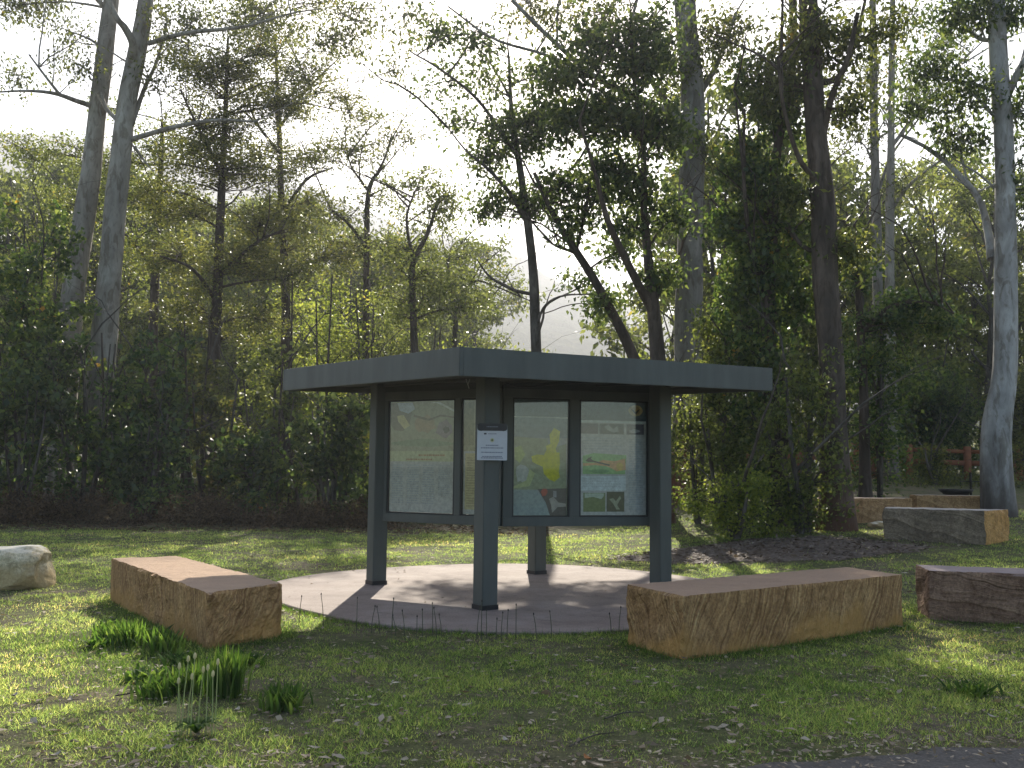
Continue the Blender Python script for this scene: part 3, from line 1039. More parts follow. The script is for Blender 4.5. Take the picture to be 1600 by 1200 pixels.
block('stone_block', 'purple-brown sandstone block cut off by the right edge of the photo', PB, -.15, zt, M['sand3'], seed=3, n=(90, 22, 26), rough=.014, sdir=(.2, .3, 1), groove=.012, gf=38, chip=.02)
# three further back
def bb(label, c0, c1, dpt, h, mat, seed, end=None, skew=.1):
    p0, p1 = G(*c0), G(*c1)
    dvec = Vector((p1.y - p0.y, -(p1.x - p0.x), 0)).normalized()
    if dvec.y < 0: dvec = -dvec
    P = [(p0.x, p0.y), (p1.x, p1.y), (p1.x + dvec.x * dpt + skew, p1.y + dvec.y * dpt), (p0.x + dvec.x * dpt, p0.y + dvec.y * dpt)]
    BLK.append(P)
    return block('stone_block', label, P, -.2, h, mat, seed=seed, endmat=end, n=(40, 12, 14), rough=.02, sdir=(.25, .3, 1), groove=.010, gf=30)


bb('grey-faced sandstone block with an orange sawn end, nearest of the three beyond the trees', (1381, 842), (1541, 852), .75, .56, M['sand4'], 4, M['cut_end'], .42)
bb('tan sandstone block partly hidden behind the foot of the red-barked tree', (1281, 820), (1428, 817), .6, .50, M['sand5'], 5)
bb('low tan block behind the grey-faced block, below the fire bowl', (1432, 803), (1557, 805), .55, .42, M['sand5'], 6)

# cream boulder at the left edge
bm = bmesh.new()
bmesh.ops.create_icosphere(bm, subdivisions=5, radius=1)
c0 = G(-10, 925)
for v in bm.verts:
    p = v.co.copy()
    q = Vector([math.copysign(min(abs(a) * 1.25, 1) ** .9, a) for a in p])
    n_ = mn.fractal(p * .9 + Vector((4, 2, 9)), .9, 2, 4)
    cell = mn.cell(p * 2.2)
    f = mn.voronoi(p * 1.1 + Vector((7, 0, 1)))[0][0]
    q *= 1 + .10 * n_ - .20 * f
    v.co = Vector((q.x * .54, q.y * .42, q.z * .29 + .21))
me = bpy.data.meshes.new('boulder'); bm.to_mesh(me); bm.free()
bo = link('boulder', me, M['white_rock'])
bo.location = (c0.x - .10, c0.y + .46, 0)
tag(bo, 'pale cream split boulder on the grass at the left edge', 'boulder')
# small pale stone
for k, (px, py, s, lab) in enumerate(((1374, 824, .14, 'small white stone lying beside the grey-faced block'), (1405, 789, .16, 'flat pale stone on the lit grass between the back blocks'))):
    bm = bmesh.new(); bmesh.ops.create_icosphere(bm, subdivisions=3, radius=1)
    for v in bm.verts: v.co = Vector((v.co.x * s * 1.6, v.co.y * s, v.co.z * s * .6)) * (1 + .25 * mn.noise(v.co * 2 + Vector((k * 3, 0, 0))))
    me = bpy.data.meshes.new('stone'); bm.to_mesh(me); bm.free()
    o = link('stone', me, M['white_rock']); p = G(px, py); o.location = (p.x, p.y, p.z + s * .3)
    tag(o, lab, 'stone')

# fire bowl
p = G(1494, 786)
fb = empty('fire_bowl', p, 'dark iron fire bowl with a hotplate post beside it, behind the low tan block', 'fire pit')
ml = MB()
prof = [(.20, .0), (.24, .12), (.36, .30), (.42, .36), (.44, .36), (.38, .28)]
th = np.linspace(0, 2 * np.pi, 25)[:-1]
V = np.array([[r * math.cos(a), r * math.sin(a), z] for r, z in prof for a in th])
i = (np.arange(len(prof) - 1)[:, None] * 24 + np.arange(24)[None]).ravel()
j = (np.arange(len(prof) - 1)[:, None] * 24 + (np.arange(24)[None] + 1) % 24).ravel()
ml.add(V, np.stack([i, j, j + 24, i + 24], -1))
ml.build('bowl', M['iron'], fb)
ml = MB(); ml.tube([(.44, .1, 0), (.44, .1, .80)], .03, 8); ml.build('post', M['iron'], fb)
ml = MB(); ml.box((.22, -.15, .55), (.5, 0, 0), (0, .4, 0), (0, 0, .02)); ml.build('hotplate', M['iron'], fb)

# timber rail fence at the back right
FY = 33.5
fpx = [1165, 1250, 1336, 1420, 1511, 1592, 1680, 1765]
def fline(px): return 690 + (px - 1250) * (703 - 690) / 350
f0 = at(1250, 735, FY)
fence = empty('rail_fence', (f0.x, FY, float(gz(f0.x, FY))), 'low orange-brown timber rail fence across the back of the clearing', 'fence')
fo = Vector(fence.location)
for k, px in enumerate(fpx):
    tp_ = at(px, fline(px) - 2, FY)
    ml = MB(); ml.box((tp_.x - .1 - fo.x, -.08, -.5), (.2, 0, 0), (0, .16, 0), (0, 0, tp_.z - fo.z + .5))
    ml.build('post', M['rail'], fence)
for k in range(len(fpx) - 1):
    for dy, hh in ((3, .13), (20, .17)):
        a = at(fpx[k], fline(fpx[k]) + dy, FY); b_ = at(fpx[k + 1], fline(fpx[k + 1]) + dy, FY)
        ml = MB(); ml.box((a.x - fo.x + .102, -.04, a.z - fo.z - hh), (b_.x - a.x - .204, 0, b_.z - a.z), (0, .08, 0), (0, 0, hh))
        ml.build('rail', M['rail'], fence)


# ------------------------------------------------------------------ leaves and trees
LS, WS, DENS, LPCF = .95, 1.2, 1.6, 1.05


def leaf_quads(P, L, W, droop=.3, flat=0.0, rs=None):
    """leaf blades at points P: 4 corners each; droop pulls tips down, flat lays blades level"""
    r = rs or rng
    n = len(P)
    a = r.normal(size=(n, 3))
    a[:, 2] = a[:, 2] * (1 - flat) - droop * 2
    a /= np.linalg.norm(a, axis=1)[:, None]
    b = r.normal(size=(n, 3))
    b[:, 2] *= (1 - flat)
    b -= (a * b).sum(1)[:, None] * a
    b /= np.linalg.norm(b, axis=1)[:, None] + 1e-9
    nn = np.cross(a, b)
    s = r.uniform(.6, 1.3, n)[:, None]
    L_ = L * s; W_ = W * s * r.uniform(.8, 1.2, n)[:, None]
    V = np.stack([P, P + a * L_ * .45 + b * W_ * .5 + nn * W_ * .18, P + a * L_, P + a * L_ * .45 - b * W_ * .5 + nn * W_ * .18], 1)
    return V.reshape(-1, 3), np.arange(n * 4).reshape(-1, 4)


def clump_points(C, n, rad, sq=.8, r=None):
    r = r or rng
    idx = np.repeat(np.arange(len(C)), n)
    d = r.normal(size=(len(idx), 3)); d[:, 2] *= sq
    return C[idx] + d * rad * .55


def ellipsoid(n, c, rad, r=None, shell=.45):
    r = r or rng
    d = r.normal(size=(n, 3)); d /= np.linalg.norm(d, axis=1)[:, None]
    q = r.uniform(0, 1, n) ** shell
    return np.array(c) + d * q[:, None] * np.array(rad)


def add_branch(mb, p0, p1, r0, r1, sag=.0, n=7, sides=6, jit=.06, r=None):
    r = r or rng
    p0 = np.array(p0, float); p1 = np.array(p1, float)
    t = np.linspace(0, 1, n)[:, None]
    L = np.linalg.norm(p1 - p0)
    P = p0 * (1 - t) + p1 * t
    P[:, 2] += (np.sin(t[:, 0] * np.pi) * sag * L)
    j = r.normal(size=(n, 3)) * jit * L / 3
    j[0] = 0; j[-1] = 0
    P = P + np.cumsum(j, 0) * np.sin(t * np.pi) * .6
    mb.tube(P, r0 + (r1 - r0) * t[:, 0], sides)
    return P


def tree(name, label, cat, Y, trunk, limbs=(), blobs=(), bark='bark_dark', leaf='leaf_gum', L=.15, W=.05, lpc=45, crad=.45,
         droop=.35, flat=0, group=None, flare=1.5, base=None, trunks=None, sq=.8, wob=.08, twig=True, wild=12):
    """trunk: [(px, py, width_px)] from the foot up, at depth Y. limbs: polylines [(px,py,w,dY)]. blobs: (px,py,rx,ry,clumps[,dY])"""
    k = Y / FPX
    gb = trunk[0]
    b0 = at(gb[0], gb[1], Y)
    zb = float(gz(b0.x, b0.y))
    o = empty(name, (b0.x, b0.y, zb), label, cat, group)
    off = Vector((b0.x, b0.y, zb))
    T = [at(a[0], a[1], Y) for a in trunk]
    T[0] = Vector((T[0].x, T[0].y, zb - .15))
    R = [a[2] * k / 2 for a in trunk]
    n = 26
    P = smooth_path(T, n)
    rr = np.interp(np.linspace(0, len(R) - 1, n), range(len(R)), R)
    fl = 1 + (flare - 1) * np.exp(-np.clip(P[:, 2] - zb, 0, 9) / .35)
    mb = MB()
    mb.tube(P, rr * fl, 14, wob=wob)
    skel = [P[2:]]
    srad = [rr[2:]]
    for lm in limbs:
        Q = [at(a[0], a[1], Y + a[3]) for a in lm]
        q = smooth_path(Q, 14)
        ra = np.interp(np.linspace(0, len(lm) - 1, 14), range(len(lm)), [a[2] * k / 2 for a in lm])
        mb.tube(q, ra, 8, wob=.05)
        skel.append(q); srad.append(ra)
    S = np.concatenate(skel); SR = np.concatenate(srad)
    for q in range(wild):                          # fine bare side branches along stems and limbs
        k_ = int(rng.integers(0, len(skel))); ln = len(skel[k_])
        i0 = int(rng.integers(int(ln * (.45 if k_ == 0 else .25)), ln))
        p_ = skel[k_][i0]
        d_ = np.array([rng.normal(), rng.normal() * .6, abs(rng.normal()) * .8 + .5]); d_ /= np.linalg.norm(d_)
        Lb = rng.uniform(1.0, 3.4)
        bb_ = add_branch(mb, p_, p_ + d_ * Lb, .010 + .009 * Lb, .005, .06, 7, 4, .14)
        for qq in range(3):
            j_ = int(rng.integers(2, 6)); d2 = d_ + rng.normal(size=3) * .6
            add_branch(mb, bb_[j_], bb_[j_] + d2 * Lb * .35, .009, .003, .05, 4, 3, .1)
    C = []
    for bl in blobs:
        dY = bl[5] if len(bl) > 5 else 0
        c_ = np.array(at(bl[0], bl[1], Y + dY))
        rad = np.array([bl[2] * k, (bl[2] + bl[3]) * .5 * k, bl[3] * k])
        cc = ellipsoid(int(bl[4] * DENS), c_, rad)
        C.append(cc)
        if twig:
            # one bough from the skeleton into the blob, twigs from it to the clumps
            dist = np.linalg.norm(S - c_, axis=1) + np.where(S[:, 2] > c_[2] - rad[2] * .2, 3.0, 0) * 1.0
            i0 = int(np.argmin(dist))
            r0 = min(SR[i0] * .5, .05)
            B = add_branch(mb, S[i0], c_ + rng.normal(size=3) * rad * .15, r0, max(.012, r0 * .35), .06, 8, 6)
            BB = np.vstack([B[2:], S[max(0, i0 - 1):i0 + 2]])
            for q in cc:
                dd = np.linalg.norm(BB - q, axis=1)
                i1 = int(np.argmin(dd + np.where(BB[:, 2] > q[2], .6, 0)))
                add_branch(mb, BB[i1], q, .014 + .003 * dd[i1], .005, .05, 4, 3, .1)
    mb.build('trunk', M[bark], o, True, off)
    if C:
        C = np.concatenate(C)
        Pn = clump_points(C, int(lpc * LPCF), crad, sq)
        V, F = leaf_quads(Pn, L * LS, W * WS, droop, flat)
        me = mesh_np('crown', V - np.array(off), F)
        link('crown', me, M[leaf], o)
    return o


# ---- tall pale gums, left pair
tree('gum_tree', 'tall pale gum, left of the leaning pair, darker upper trunk', 'tree', 30,
     [(88, 800, 42), (112, 480, 36), (138, 300, 31), (158, 130, 27), (176, -20, 24), (200, -260, 18), (215, -480, 8)],
     limbs=[[(150, 168, 9, 0), (120, 158, 8, -.6), (85, 146, 6, -1), (40, 142, 4, -1.2), (-20, 145, 2, -1.4)],
            [(92, 146, 5, -1), (70, 118, 4, -1.3), (45, 85, 2.5, -1.5)], [(172, 20, 9, 0), (120, -30, 6, -.5), (50, -60, 4, -1)]],
     blobs=[(50, 5, 70, 38, 26), (95, -60, 100, 60, 20), (25, 118, 35, 26, 6), (110, 60, 40, 30, 6), (200, -420, 130, 90, 16, 2)],
     bark='gum', leaf='leaf_gum', lpc=42, crad=.5, droop=.6, flare=1.2)
tree('gum_tree', 'tall pale gum, right of the leaning pair, forked near the top of the frame', 'tree', 29,
     [(140, 800, 44), (168, 470, 38), (180, 330, 33), (196, 180, 31), (212, 90, 28), (228, 0, 24), (240, -220, 18), (235, -450, 8)],
     limbs=[[(205, 112, 13, 0), (208, 72, 12, -.5), (196, 45, 11, -.8), (184, 30, 9, -1), (170, 0, 6, -1)],
            [(205, 218, 9, 0), (235, 209, 8, -.3), (275, 198, 7, -.6), (335, 188, 5, -1), (400, 190, 3, -1.4)],
            [(206, 195, 8, 0), (225, 140, 7, .5), (245, 95, 5, .8), (262, 30, 3, 1)],
            [(232, 68, 8, 0), (290, 52, 7, -.5), (380, 42, 5, -1), (450, 22, 3, -1.4), (490, 15, 2, -1.5)],
            [(183, 188, 8, 0), (165, 166, 6, .6), (150, 120, 4, 1.0)], [(210, 228, 4, 0), (226, 252, 3, .2), (240, 268, 1.5, .3)]],
     blobs=[(300, 30, 70, 40, 20), (410, 20, 75, 40, 22), (250, 110, 40, 30, 9), (130, 100, 45, 28, 7), (520, 60, 65, 38, 16), (560, 30, 55, 34, 12), (610, 110, 60, 40, 7), (640, 30, 60, 36, 8), (250, -380, 120, 90, 14, 2)],
     bark='gum', leaf='leaf_gum', lpc=40, crad=.5, droop=.5, flare=1.2)
# ---- feathery layered tree, mid left
tree('wattle_tree', 'feathery layered olive tree with dark stem right of the pale gum pair', 'tree', 33,
     [(322, 800, 26), (332, 600, 20), (340, 450, 16), (346, 300, 12), (352, 180, 8), (356, 60, 4)],
     limbs=[[(345, 270, 6, 0), (305, 190, 4, -.5), (282, 140, 3, -1)], [(338, 470, 8, 0), (300, 420, 5, -1), (250, 400, 3, -1.5)],
            [(340, 430, 7, 0), (400, 380, 5, -.5), (440, 360, 3, -1)]],
     blobs=[(330, 120, 85, 50, 50), (410, 90, 75, 42, 36), (280, 75, 45, 40, 18), (330, 200, 90, 36, 48), (430, 170, 75, 36, 36), (350, 265, 120, 40, 66), (290, 330, 70, 30, 30), (410, 345, 80, 32, 34),
            (270, 400, 60, 34, 26), (360, 410, 90, 36, 38), (450, 430, 60, 34, 20), (300, 480, 80, 40, 30), (400, 500, 70, 40, 26), (240, 300, 36, 26, 10), (480, 130, 50, 36, 16), (540, 170, 50, 40, 12), (500, 240, 30, 30, 6)],
     bark='bark_dark', leaf='leaf_fine', L=.13, W=.045, lpc=60, crad=.48, droop=.15, flat=.35, sq=.45)
tree('wattle_tree', 'feathery grey-green tree behind the pale gum pair, topping the far ridge', 'tree', 38,
     [(236, 790, 20), (238, 560, 16), (244, 400, 13), (250, 280, 9), (254, 190, 5)],
     limbs=[[(240, 420, 6, 0), (200, 370, 4, -.5), (160, 350, 2, -.8)], [(246, 350, 6, 0), (290, 310, 4, .5)]],
     blobs=[(250, 230, 70, 36, 26), (180, 250, 60, 34, 20), (110, 240, 60, 34, 18), (40, 232, 60, 34, 18), (220, 310, 90, 36, 34), (130, 320, 70, 36, 26), (250, 390, 90, 36, 34), (180, 170, 50, 30, 8)],
     bark='bark_dark', leaf='leaf_olive', L=.15, W=.055, lpc=46, crad=.5, droop=.15, flat=.35, sq=.5)
tree('wattle_tree', 'tall feathery tree between the layered olive tree and the bright sky gap', 'tree', 36,
     [(452, 790, 22), (448, 600, 17), (446, 450, 14), (440, 320, 11), (436, 200, 8), (430, 60, 4)],
     limbs=[[(442, 330, 6, 0), (480, 280, 5, .4), (520, 262, 3, .8)], [(438, 240, 6, 0), (400, 190, 4, -.4), (380, 130, 2, -.7)], [(436, 200, 5, 0), (480, 140, 4, .3), (530, 90, 2, .6)]],
     blobs=[(430, 60, 80, 44, 22), (510, 90, 50, 40, 7), (380, 30, 70, 34, 18), (440, 150, 80, 36, 26), (450, 240, 75, 34, 24), (400, 260, 60, 30, 20), (470, 320, 80, 34, 28), (430, 390, 80, 34, 30), (510, 400, 60, 34, 20), (490, 10, 70, 30, 10)],
     bark='bark_dark', leaf='leaf_fine', L=.14, W=.05, lpc=46, crad=.48, droop=.15, flat=.35, sq=.5)
# ---- open small trees under the bright sky, centre left
tree('slender_tree', 'slender dark-stemmed tree with airy crown against the bright sky', 'tree', 37,
     [(572, 790, 16), (571, 560, 12), (573, 400, 9), (576, 300, 8), (596, 262, 5)],
     limbs=[[(573, 388, 6, 0), (545, 350, 5, -.4), (520, 330, 4, -.6), (508, 308, 2.5, -.8)], [(577, 292, 5, 0), (600, 250, 4, .3), (612, 210, 2, .4)], [(574, 296, 5, 0), (550, 262, 3, .3), (540, 230, 2, .3)]],
     blobs=[(555, 235, 76, 34, 20), (620, 215, 54, 36, 11), (500, 250, 50, 30, 13), (600, 300, 70, 28, 12), (530, 335, 60, 28, 13), (575, 185, 50, 28, 7), (590, 180, 50, 28, 3), (560, 390, 80, 30, 22)],
     leaf='leaf_gum', L=.15, W=.05, lpc=38, crad=.5, droop=.4)
tree('slender_tree', 'small fork-stemmed tree with a yellow-green tuft above the left of the roof', 'tree', 34,
     [(652, 800, 16), (648, 560, 12), (644, 440, 10), (648, 405, 9), (668, 365, 6), (682, 320, 4)],
     limbs=[[(648, 408, 7, 0), (638, 370, 5, -.3), (636, 335, 4, -.5), (648, 300, 2.5, -.6)], [(646, 440, 5, 0), (615, 410, 3, .4), (606, 380, 2, .6)]],
     blobs=[(684, 315, 30, 18, 9), (645, 290, 60, 32, 14), (700, 300, 48, 34, 10), (660, 345, 60, 26, 10), (640, 470, 70, 40, 30), (720, 480, 60, 34, 20), (640, 390, 80, 30, 18), (660, 430, 80, 28, 22)],
     leaf='leaf_olive', L=.15, W=.055, lpc=34, crad=.45, droop=.3)
tree('slender_tree', 'small brownish tree with wispy arching twigs left of the pale hillside', 'tree', 38,
     [(700, 800, 14), (706, 600, 10), (712, 480, 8), (700, 430, 6), (704, 390, 3)],
     limbs=[[(710, 470, 5, 0), (740, 440, 4, .3), (770, 446, 3, .5), (828, 470, 2, .6)], [(712, 500, 4, 0), (760, 470, 3, .3), (790, 440, 1.5, .4)]],
     blobs=[(720, 400, 60, 26, 22), (690, 440, 55, 24, 18), (780, 430, 40, 20, 9), (745, 470, 45, 20, 12), (700, 350, 40, 20, 8)],
     bark='bark_thin', leaf='leaf_olive', L=.14, W=.05, lpc=34, crad=.42)
# ---- centre trees over the roof
tree('bushland_tree', 'slim grey-stemmed tree rising behind the middle of the kiosk roof', 'tree', 27,
     [(846, 800, 19), (838, 560, 16), (834, 440, 15), (825, 350, 14), (815, 280, 11), (800, 180, 8), (795, 90, 4)],
     limbs=[[(826, 352, 8, 0), (795, 300, 7, -.4), (760, 262, 5, -.8), (728, 235, 3, -1), (700, 200, 2, -1.2)],
            [(832, 460, 6, 0), (800, 452, 5, .2), (765, 432, 4, .4), (745, 405, 2, .5)],
            [(824, 345, 7, 0), (860, 300, 6, .4), (905, 250, 4, .7)], [(836, 520, 5, 0), (850, 480, 4, -.3), (880, 462, 3, -.5), (930, 460, 1.5, -.7)],
            [(838, 530, 5, 0), (848, 500, 4, .3), (856, 475, 3, .4), (905, 450, 2, .6)],
            [(812, 250, 7, 0), (750, 160, 5, -.5), (690, 110, 4, -1), (640, 80, 2, -1.3)]],
     blobs=[(800, 215, 60, 50, 24), (760, 250, 40, 34, 11), (840, 190, 50, 45, 24), (815, 310, 55, 26, 18), (770, 320, 34, 22, 9), (720, 190, 40, 26, 5), (850, 120, 45, 35, 9), (780, 130, 45, 36, 8), (750, 60, 60, 36, 9), (690, 40, 60, 34, 8), (700, 130, 60, 34, 7), (905, 440, 30, 14, 5), (940, 480, 30, 16, 6)],
     bark='bark_thin', leaf='leaf_blue', L=.17, W=.065, lpc=40, crad=.42, droop=.4)
tree('bushland_tree', 'dark tree leaning left behind the right half of the kiosk roof', 'tree', 25,
     [(1040, 800, 24), (1010, 620, 20), (986, 550, 17), (960, 495, 15), (930, 440, 13), (895, 385, 12), (862, 330, 9), (835, 270, 6)],
     limbs=[[(932, 443, 8, 0), (905, 400, 6, .4), (870, 385, 4, .6), (850, 372, 2, .8)], [(900, 392, 6, 0), (915, 330, 5, -.3), (920, 280, 3, -.6)]],
     blobs=[(900, 350, 45, 30, 12), (880, 290, 50, 34, 16), (935, 300, 40, 40, 14), (965, 395, 30, 22, 7), (955, 470, 30, 18, 5)],
     leaf='leaf_blue', L=.17, W=.065, lpc=38, crad=.42)
tree('bushland_tree', 'red-brown forked tree rising from behind the roof, left of the grey gum', 'tree', 23,
     [(1034, 800, 32), (1030, 620, 28), (1026, 540, 24), (1020, 470, 19), (1012, 400, 14), (1006, 320, 12), (1005, 230, 9), (990, 120, 6), (985, 20, 4)],
     limbs=[[(1022, 490, 15, 0), (995, 440, 13, -.3), (970, 390, 11, -.6), (948, 340, 9, -.9), (930, 270, 6, -1.1), (905, 190, 4, -1.4)],
            [(1024, 470, 8, 0), (1040, 430, 7, .4), (1062, 400, 5, .7)], [(1010, 380, 6, 0), (1000, 300, 5, .5), (960, 230, 4, .8)]],
     blobs=[(985, 95, 80, 60, 27), (930, 60, 60, 50, 13), (1030, 60, 60, 55, 15), (960, 180, 65, 40, 26), (900, 190, 45, 34, 18), (1030, 200, 45, 50, 20), (1000, 290, 45, 30, 17), (945, 262, 40, 24, 12), (880, 110, 45, 34, 14), (985, -60, 120, 60, 10), (1040, 340, 30, 30, 8), (1040, 425, 34, 26, 8), (985, 350, 26, 20, 5)],
     bark='bark_red', leaf='leaf_blue', L=.17, W=.07, lpc=42, crad=.42, droop=.4)
# ---- grey gum behind
tree('gum_tree', 'thick grey gum with red-brown foot directly behind the right kiosk post', 'tree', 27,
     [(1070, 800, 46), (1074, 620, 44), (1076, 480, 42), (1080, 300, 40), (1082, 150, 38), (1070, 0, 34), (1060, -260, 26), (1065, -520, 10)],
     limbs=[[(1072, 205, 16, 0), (1040, 175, 14, -.5), (1000, 155, 12, -1), (930, 120, 8, -1.4), (860, 60, 7, -1.8), (800, 0, 6, -2)],
            [(1066, 190, 12, 0), (1020, 130, 9, .5), (985, 60, 6, .8), (1000, -20, 4, 1)], [(1085, 160, 12, 0), (1120, 100, 9, .3), (1150, 20, 6, .5)],
            [(930, 120, 7, -1.4), (850, 85, 5, -1.6), (770, 60, 4, -1.8), (700, 10, 2.5, -2)]],
     blobs=[(1060, 110, 70, 45, 22), (1130, 60, 60, 50, 20), (1100, 240, 50, 40, 14), (930, 20, 80, 40, 18), (830, 15, 60, 34, 9), (1060, -420, 170, 110, 20), (1050, -150, 150, 90, 16), (1180, -60, 90, 60, 9)],
     bark='gum_grey', leaf='leaf_gum', L=.17, W=.055, lpc=48, crad=.5, droop=.5, flare=1.35)
# ---- right hand group
tree('gum_tree', 'red-brown rough-barked tree with orange foot standing in the leaf litter', 'tree', 19.3,
     [(1306, 826, 50), (1304, 700, 42), (1298, 560, 40), (1290, 430, 38), (1284, 300, 37), (1272, 160, 33), (1264, 20, 29), (1258, -200, 22), (1270, -420, 10)],
     limbs=[[(1284, 220, 13, 0), (1300, 150, 10, -.4), (1325, 90, 8, -.8), (1340, 20, 6, -1)], [(1286, 290, 10, 0), (1250, 250, 8, -.3), (1225, 170, 6, -.6), (1215, 90, 4, -.9)],
            [(1275, 130, 12, 0), (1310, 120, 10, .4), (1335, 70, 7, .7), (1352, 0, 5, 1)], [(1294, 400, 8, 0), (1255, 385, 7, .2), (1230, 350, 5, .4)]],
     blobs=[(1260, 60, 80, 45, 22), (1340, 60, 70, 50, 20), (1215, 130, 50, 50, 15), (1330, 170, 50, 36, 12), (1270, -120, 170, 80, 42), (1260, -330, 170, 100, 14), (1320, 380, 42, 34, 15), (1245, 300, 36, 30, 10)],
     bark='bark_red', leaf='leaf_gum', L=.15, W=.05, lpc=44, crad=.38, droop=.5, flare=1.35, wob=.1)
tree('vine_covered_tree', 'dark stem smothered in hanging vine leaves left of the red-barked tree', 'tree', 20.2,
     [(1218, 822, 30), (1212, 720, 26), (1204, 600, 24), (1200, 480, 22), (1206, 360, 18), (1214, 240, 15), (1238, 100, 12), (1240, -40, 9)],
     limbs=[[(1206, 760, 14, 0), (1228, 690, 13, .5), (1222, 560, 12, .6), (1236, 430, 10, .8), (1240, 300, 8, .8)], [(1204, 470, 8, 0), (1172, 380, 7, -.4), (1160, 250, 5, -.7), (1150, 160, 3, -.8)]],
     blobs=[(1190, 560, 50, 70, 25), (1178, 430, 50, 70, 27), (1200, 310, 55, 60, 22), (1160, 250, 44, 50, 14), (1240, 470, 44, 60, 17), (1190, 660, 42, 50, 12), (1240, 380, 36, 50, 10), (1150, 500, 36, 40, 9), (1195, 760, 26, 40, 7), (1220, 180, 50, 50, 18), (1180, 120, 45, 50, 12), (1135, 350, 30, 40, 9)],
     leaf='leaf_vine', L=.12, W=.075, lpc=52, crad=.3, droop=.5)
tree('gum_tree', 'thin straight pale trunk, left one of the close pair at the back right', 'tree', 34,
     [(1376, 770, 20), (1374, 560, 17), (1370, 380, 15), (1366, 200, 13), (1364, 40, 11), (1362, -160, 8), (1366, -340, 3)],
     limbs=[[(1372, 300, 6, 0), (1395, 240, 4, .5), (1440, 180, 3, 1)]],
     blobs=[(1360, 120, 60, 40, 14), (1340, 220, 45, 36, 9), (1390, 40, 70, 40, 14), (1370, -120, 120, 80, 26), (1360, -300, 100, 80, 16)],
     bark='gum_grey', leaf='leaf_gum', L=.16, W=.05, lpc=38, crad=.55)
tree('gum_tree', 'thin straight pale trunk, right one of the close pair at the back right', 'tree', 33,
     [(1394, 770, 20), (1392, 560, 17), (1390, 380, 14), (1392, 240, 12), (1393, 120, 10), (1396, -60, 8), (1400, -240, 3)],
     limbs=[[(1392, 330, 6, 0), (1420, 290, 5, -.3), (1470, 250, 3, -.8)], [(1392, 230, 7, 0), (1440, 170, 5, .3), (1490, 110, 3, .5), (1540, 60, 2, .6)]],
     blobs=[(1440, 150, 60, 34, 14), (1430, 290, 45, 28, 10), (1470, 60, 60, 40, 14), (1420, -100, 110, 80, 24)],
     bark='gum', leaf='leaf_gum', L=.16, W=.05, lpc=38, crad=.55)
tree('gum_tree', 'big smooth blue-grey gum with a bend low down near the right edge', 'tree', 22.2,
     [(1561, 803, 50), (1557, 740, 46), (1558, 660, 44), (1569, 590, 38), (1572, 500, 35), (1571, 400, 33), (1570, 250, 30), (1562, 120, 28), (1556, 0, 27), (1548, -220, 20), (1560, -420, 9)],
     limbs=[[(1574, 150, 12, 0), (1590, 115, 11, -.3), (1612, 80, 9, -.6), (1660, 40, 6, -1)], [(1562, 62, 8, 0), (1530, 60, 7, .3), (1500, 30, 5, .5), (1480, -20, 3, .6)],
            [(1550, 405, 16, .3), (1545, 370, 13, .5), (1532, 315, 11, .7), (1500, 275, 9, 1), (1455, 235, 7, 1.3), (1405, 210, 5, 1.6)]],
     blobs=[(1510, 150, 45, 34, 12), (1460, 110, 60, 40, 16), (1600, 160, 40, 60, 14), (1500, 20, 70, 34, 18), (1590, 10, 50, 34, 12), (1495, 215, 42, 30, 12, 1), (1430, 170, 34, 30, 8, 1.4), (1560, -130, 170, 70, 18), (1570, -330, 150, 100, 14), (1600, 300, 30, 50, 10)],
     bark='gum_right', leaf='leaf_blue', L=.17, W=.055, lpc=44, crad=.42, droop=.55, flare=1.1, wob=.05)


# ---- shrubs and understory: crown blobs on short stems
def shrub(label, Y, px, top, bot, w, leaf, n=60, lpc=60, L=.11, W=.055, crad=.35, droop=.25, group=None, stems=3, name='shrub', cat='shrub', bark='bark_thin', flat=0):
    foot = at(px, bot, Y)
    base_py = bot
    h = bot - top
    blobs = [(px + random.uniform(-.25, .25) * w, top + h * random.uniform(.22, .34), w * .42, h * .24, int(n * .34)),
             (px + random.uniform(-.3, .1) * w, top + h * .5, w * .5, h * .26, int(n * .36)),
             (px + random.uniform(-.1, .3) * w, top + h * .74, w * .48, h * .22, int(n * .30))]
    limbs = []
    for s in range(stems - 1):
        dx = random.uniform(-.35, .35) * w
        limbs.append([(px + dx * .2, bot - 2, 7 * 22 / Y, 0), (px + dx * .7, top + h * .6, 5 * 22 / Y, random.uniform(-.5, .5)), (px + dx, top + h * .2, 2, random.uniform(-.6, .6))])
    return tree(name, label, cat, Y, [(px, bot, 9 * 22 / Y), (px + random.uniform(-8, 8), top + h * .5, 7 * 22 / Y), (px + random.uniform(-15, 15), top + h * .15, 2)],
                limbs, blobs, bark, leaf, L, W, lpc, crad, droop, flat, group, 1.1, wild=3)


HOR = 731
def foot(Y, px=0):
    """image row where the ground at depth Y meets this column"""
    X = (px - 800) / FPX * Y
    return HOR + (px - 800) * .011 + (EYE - float(gz(X, Y))) * FPX / Y


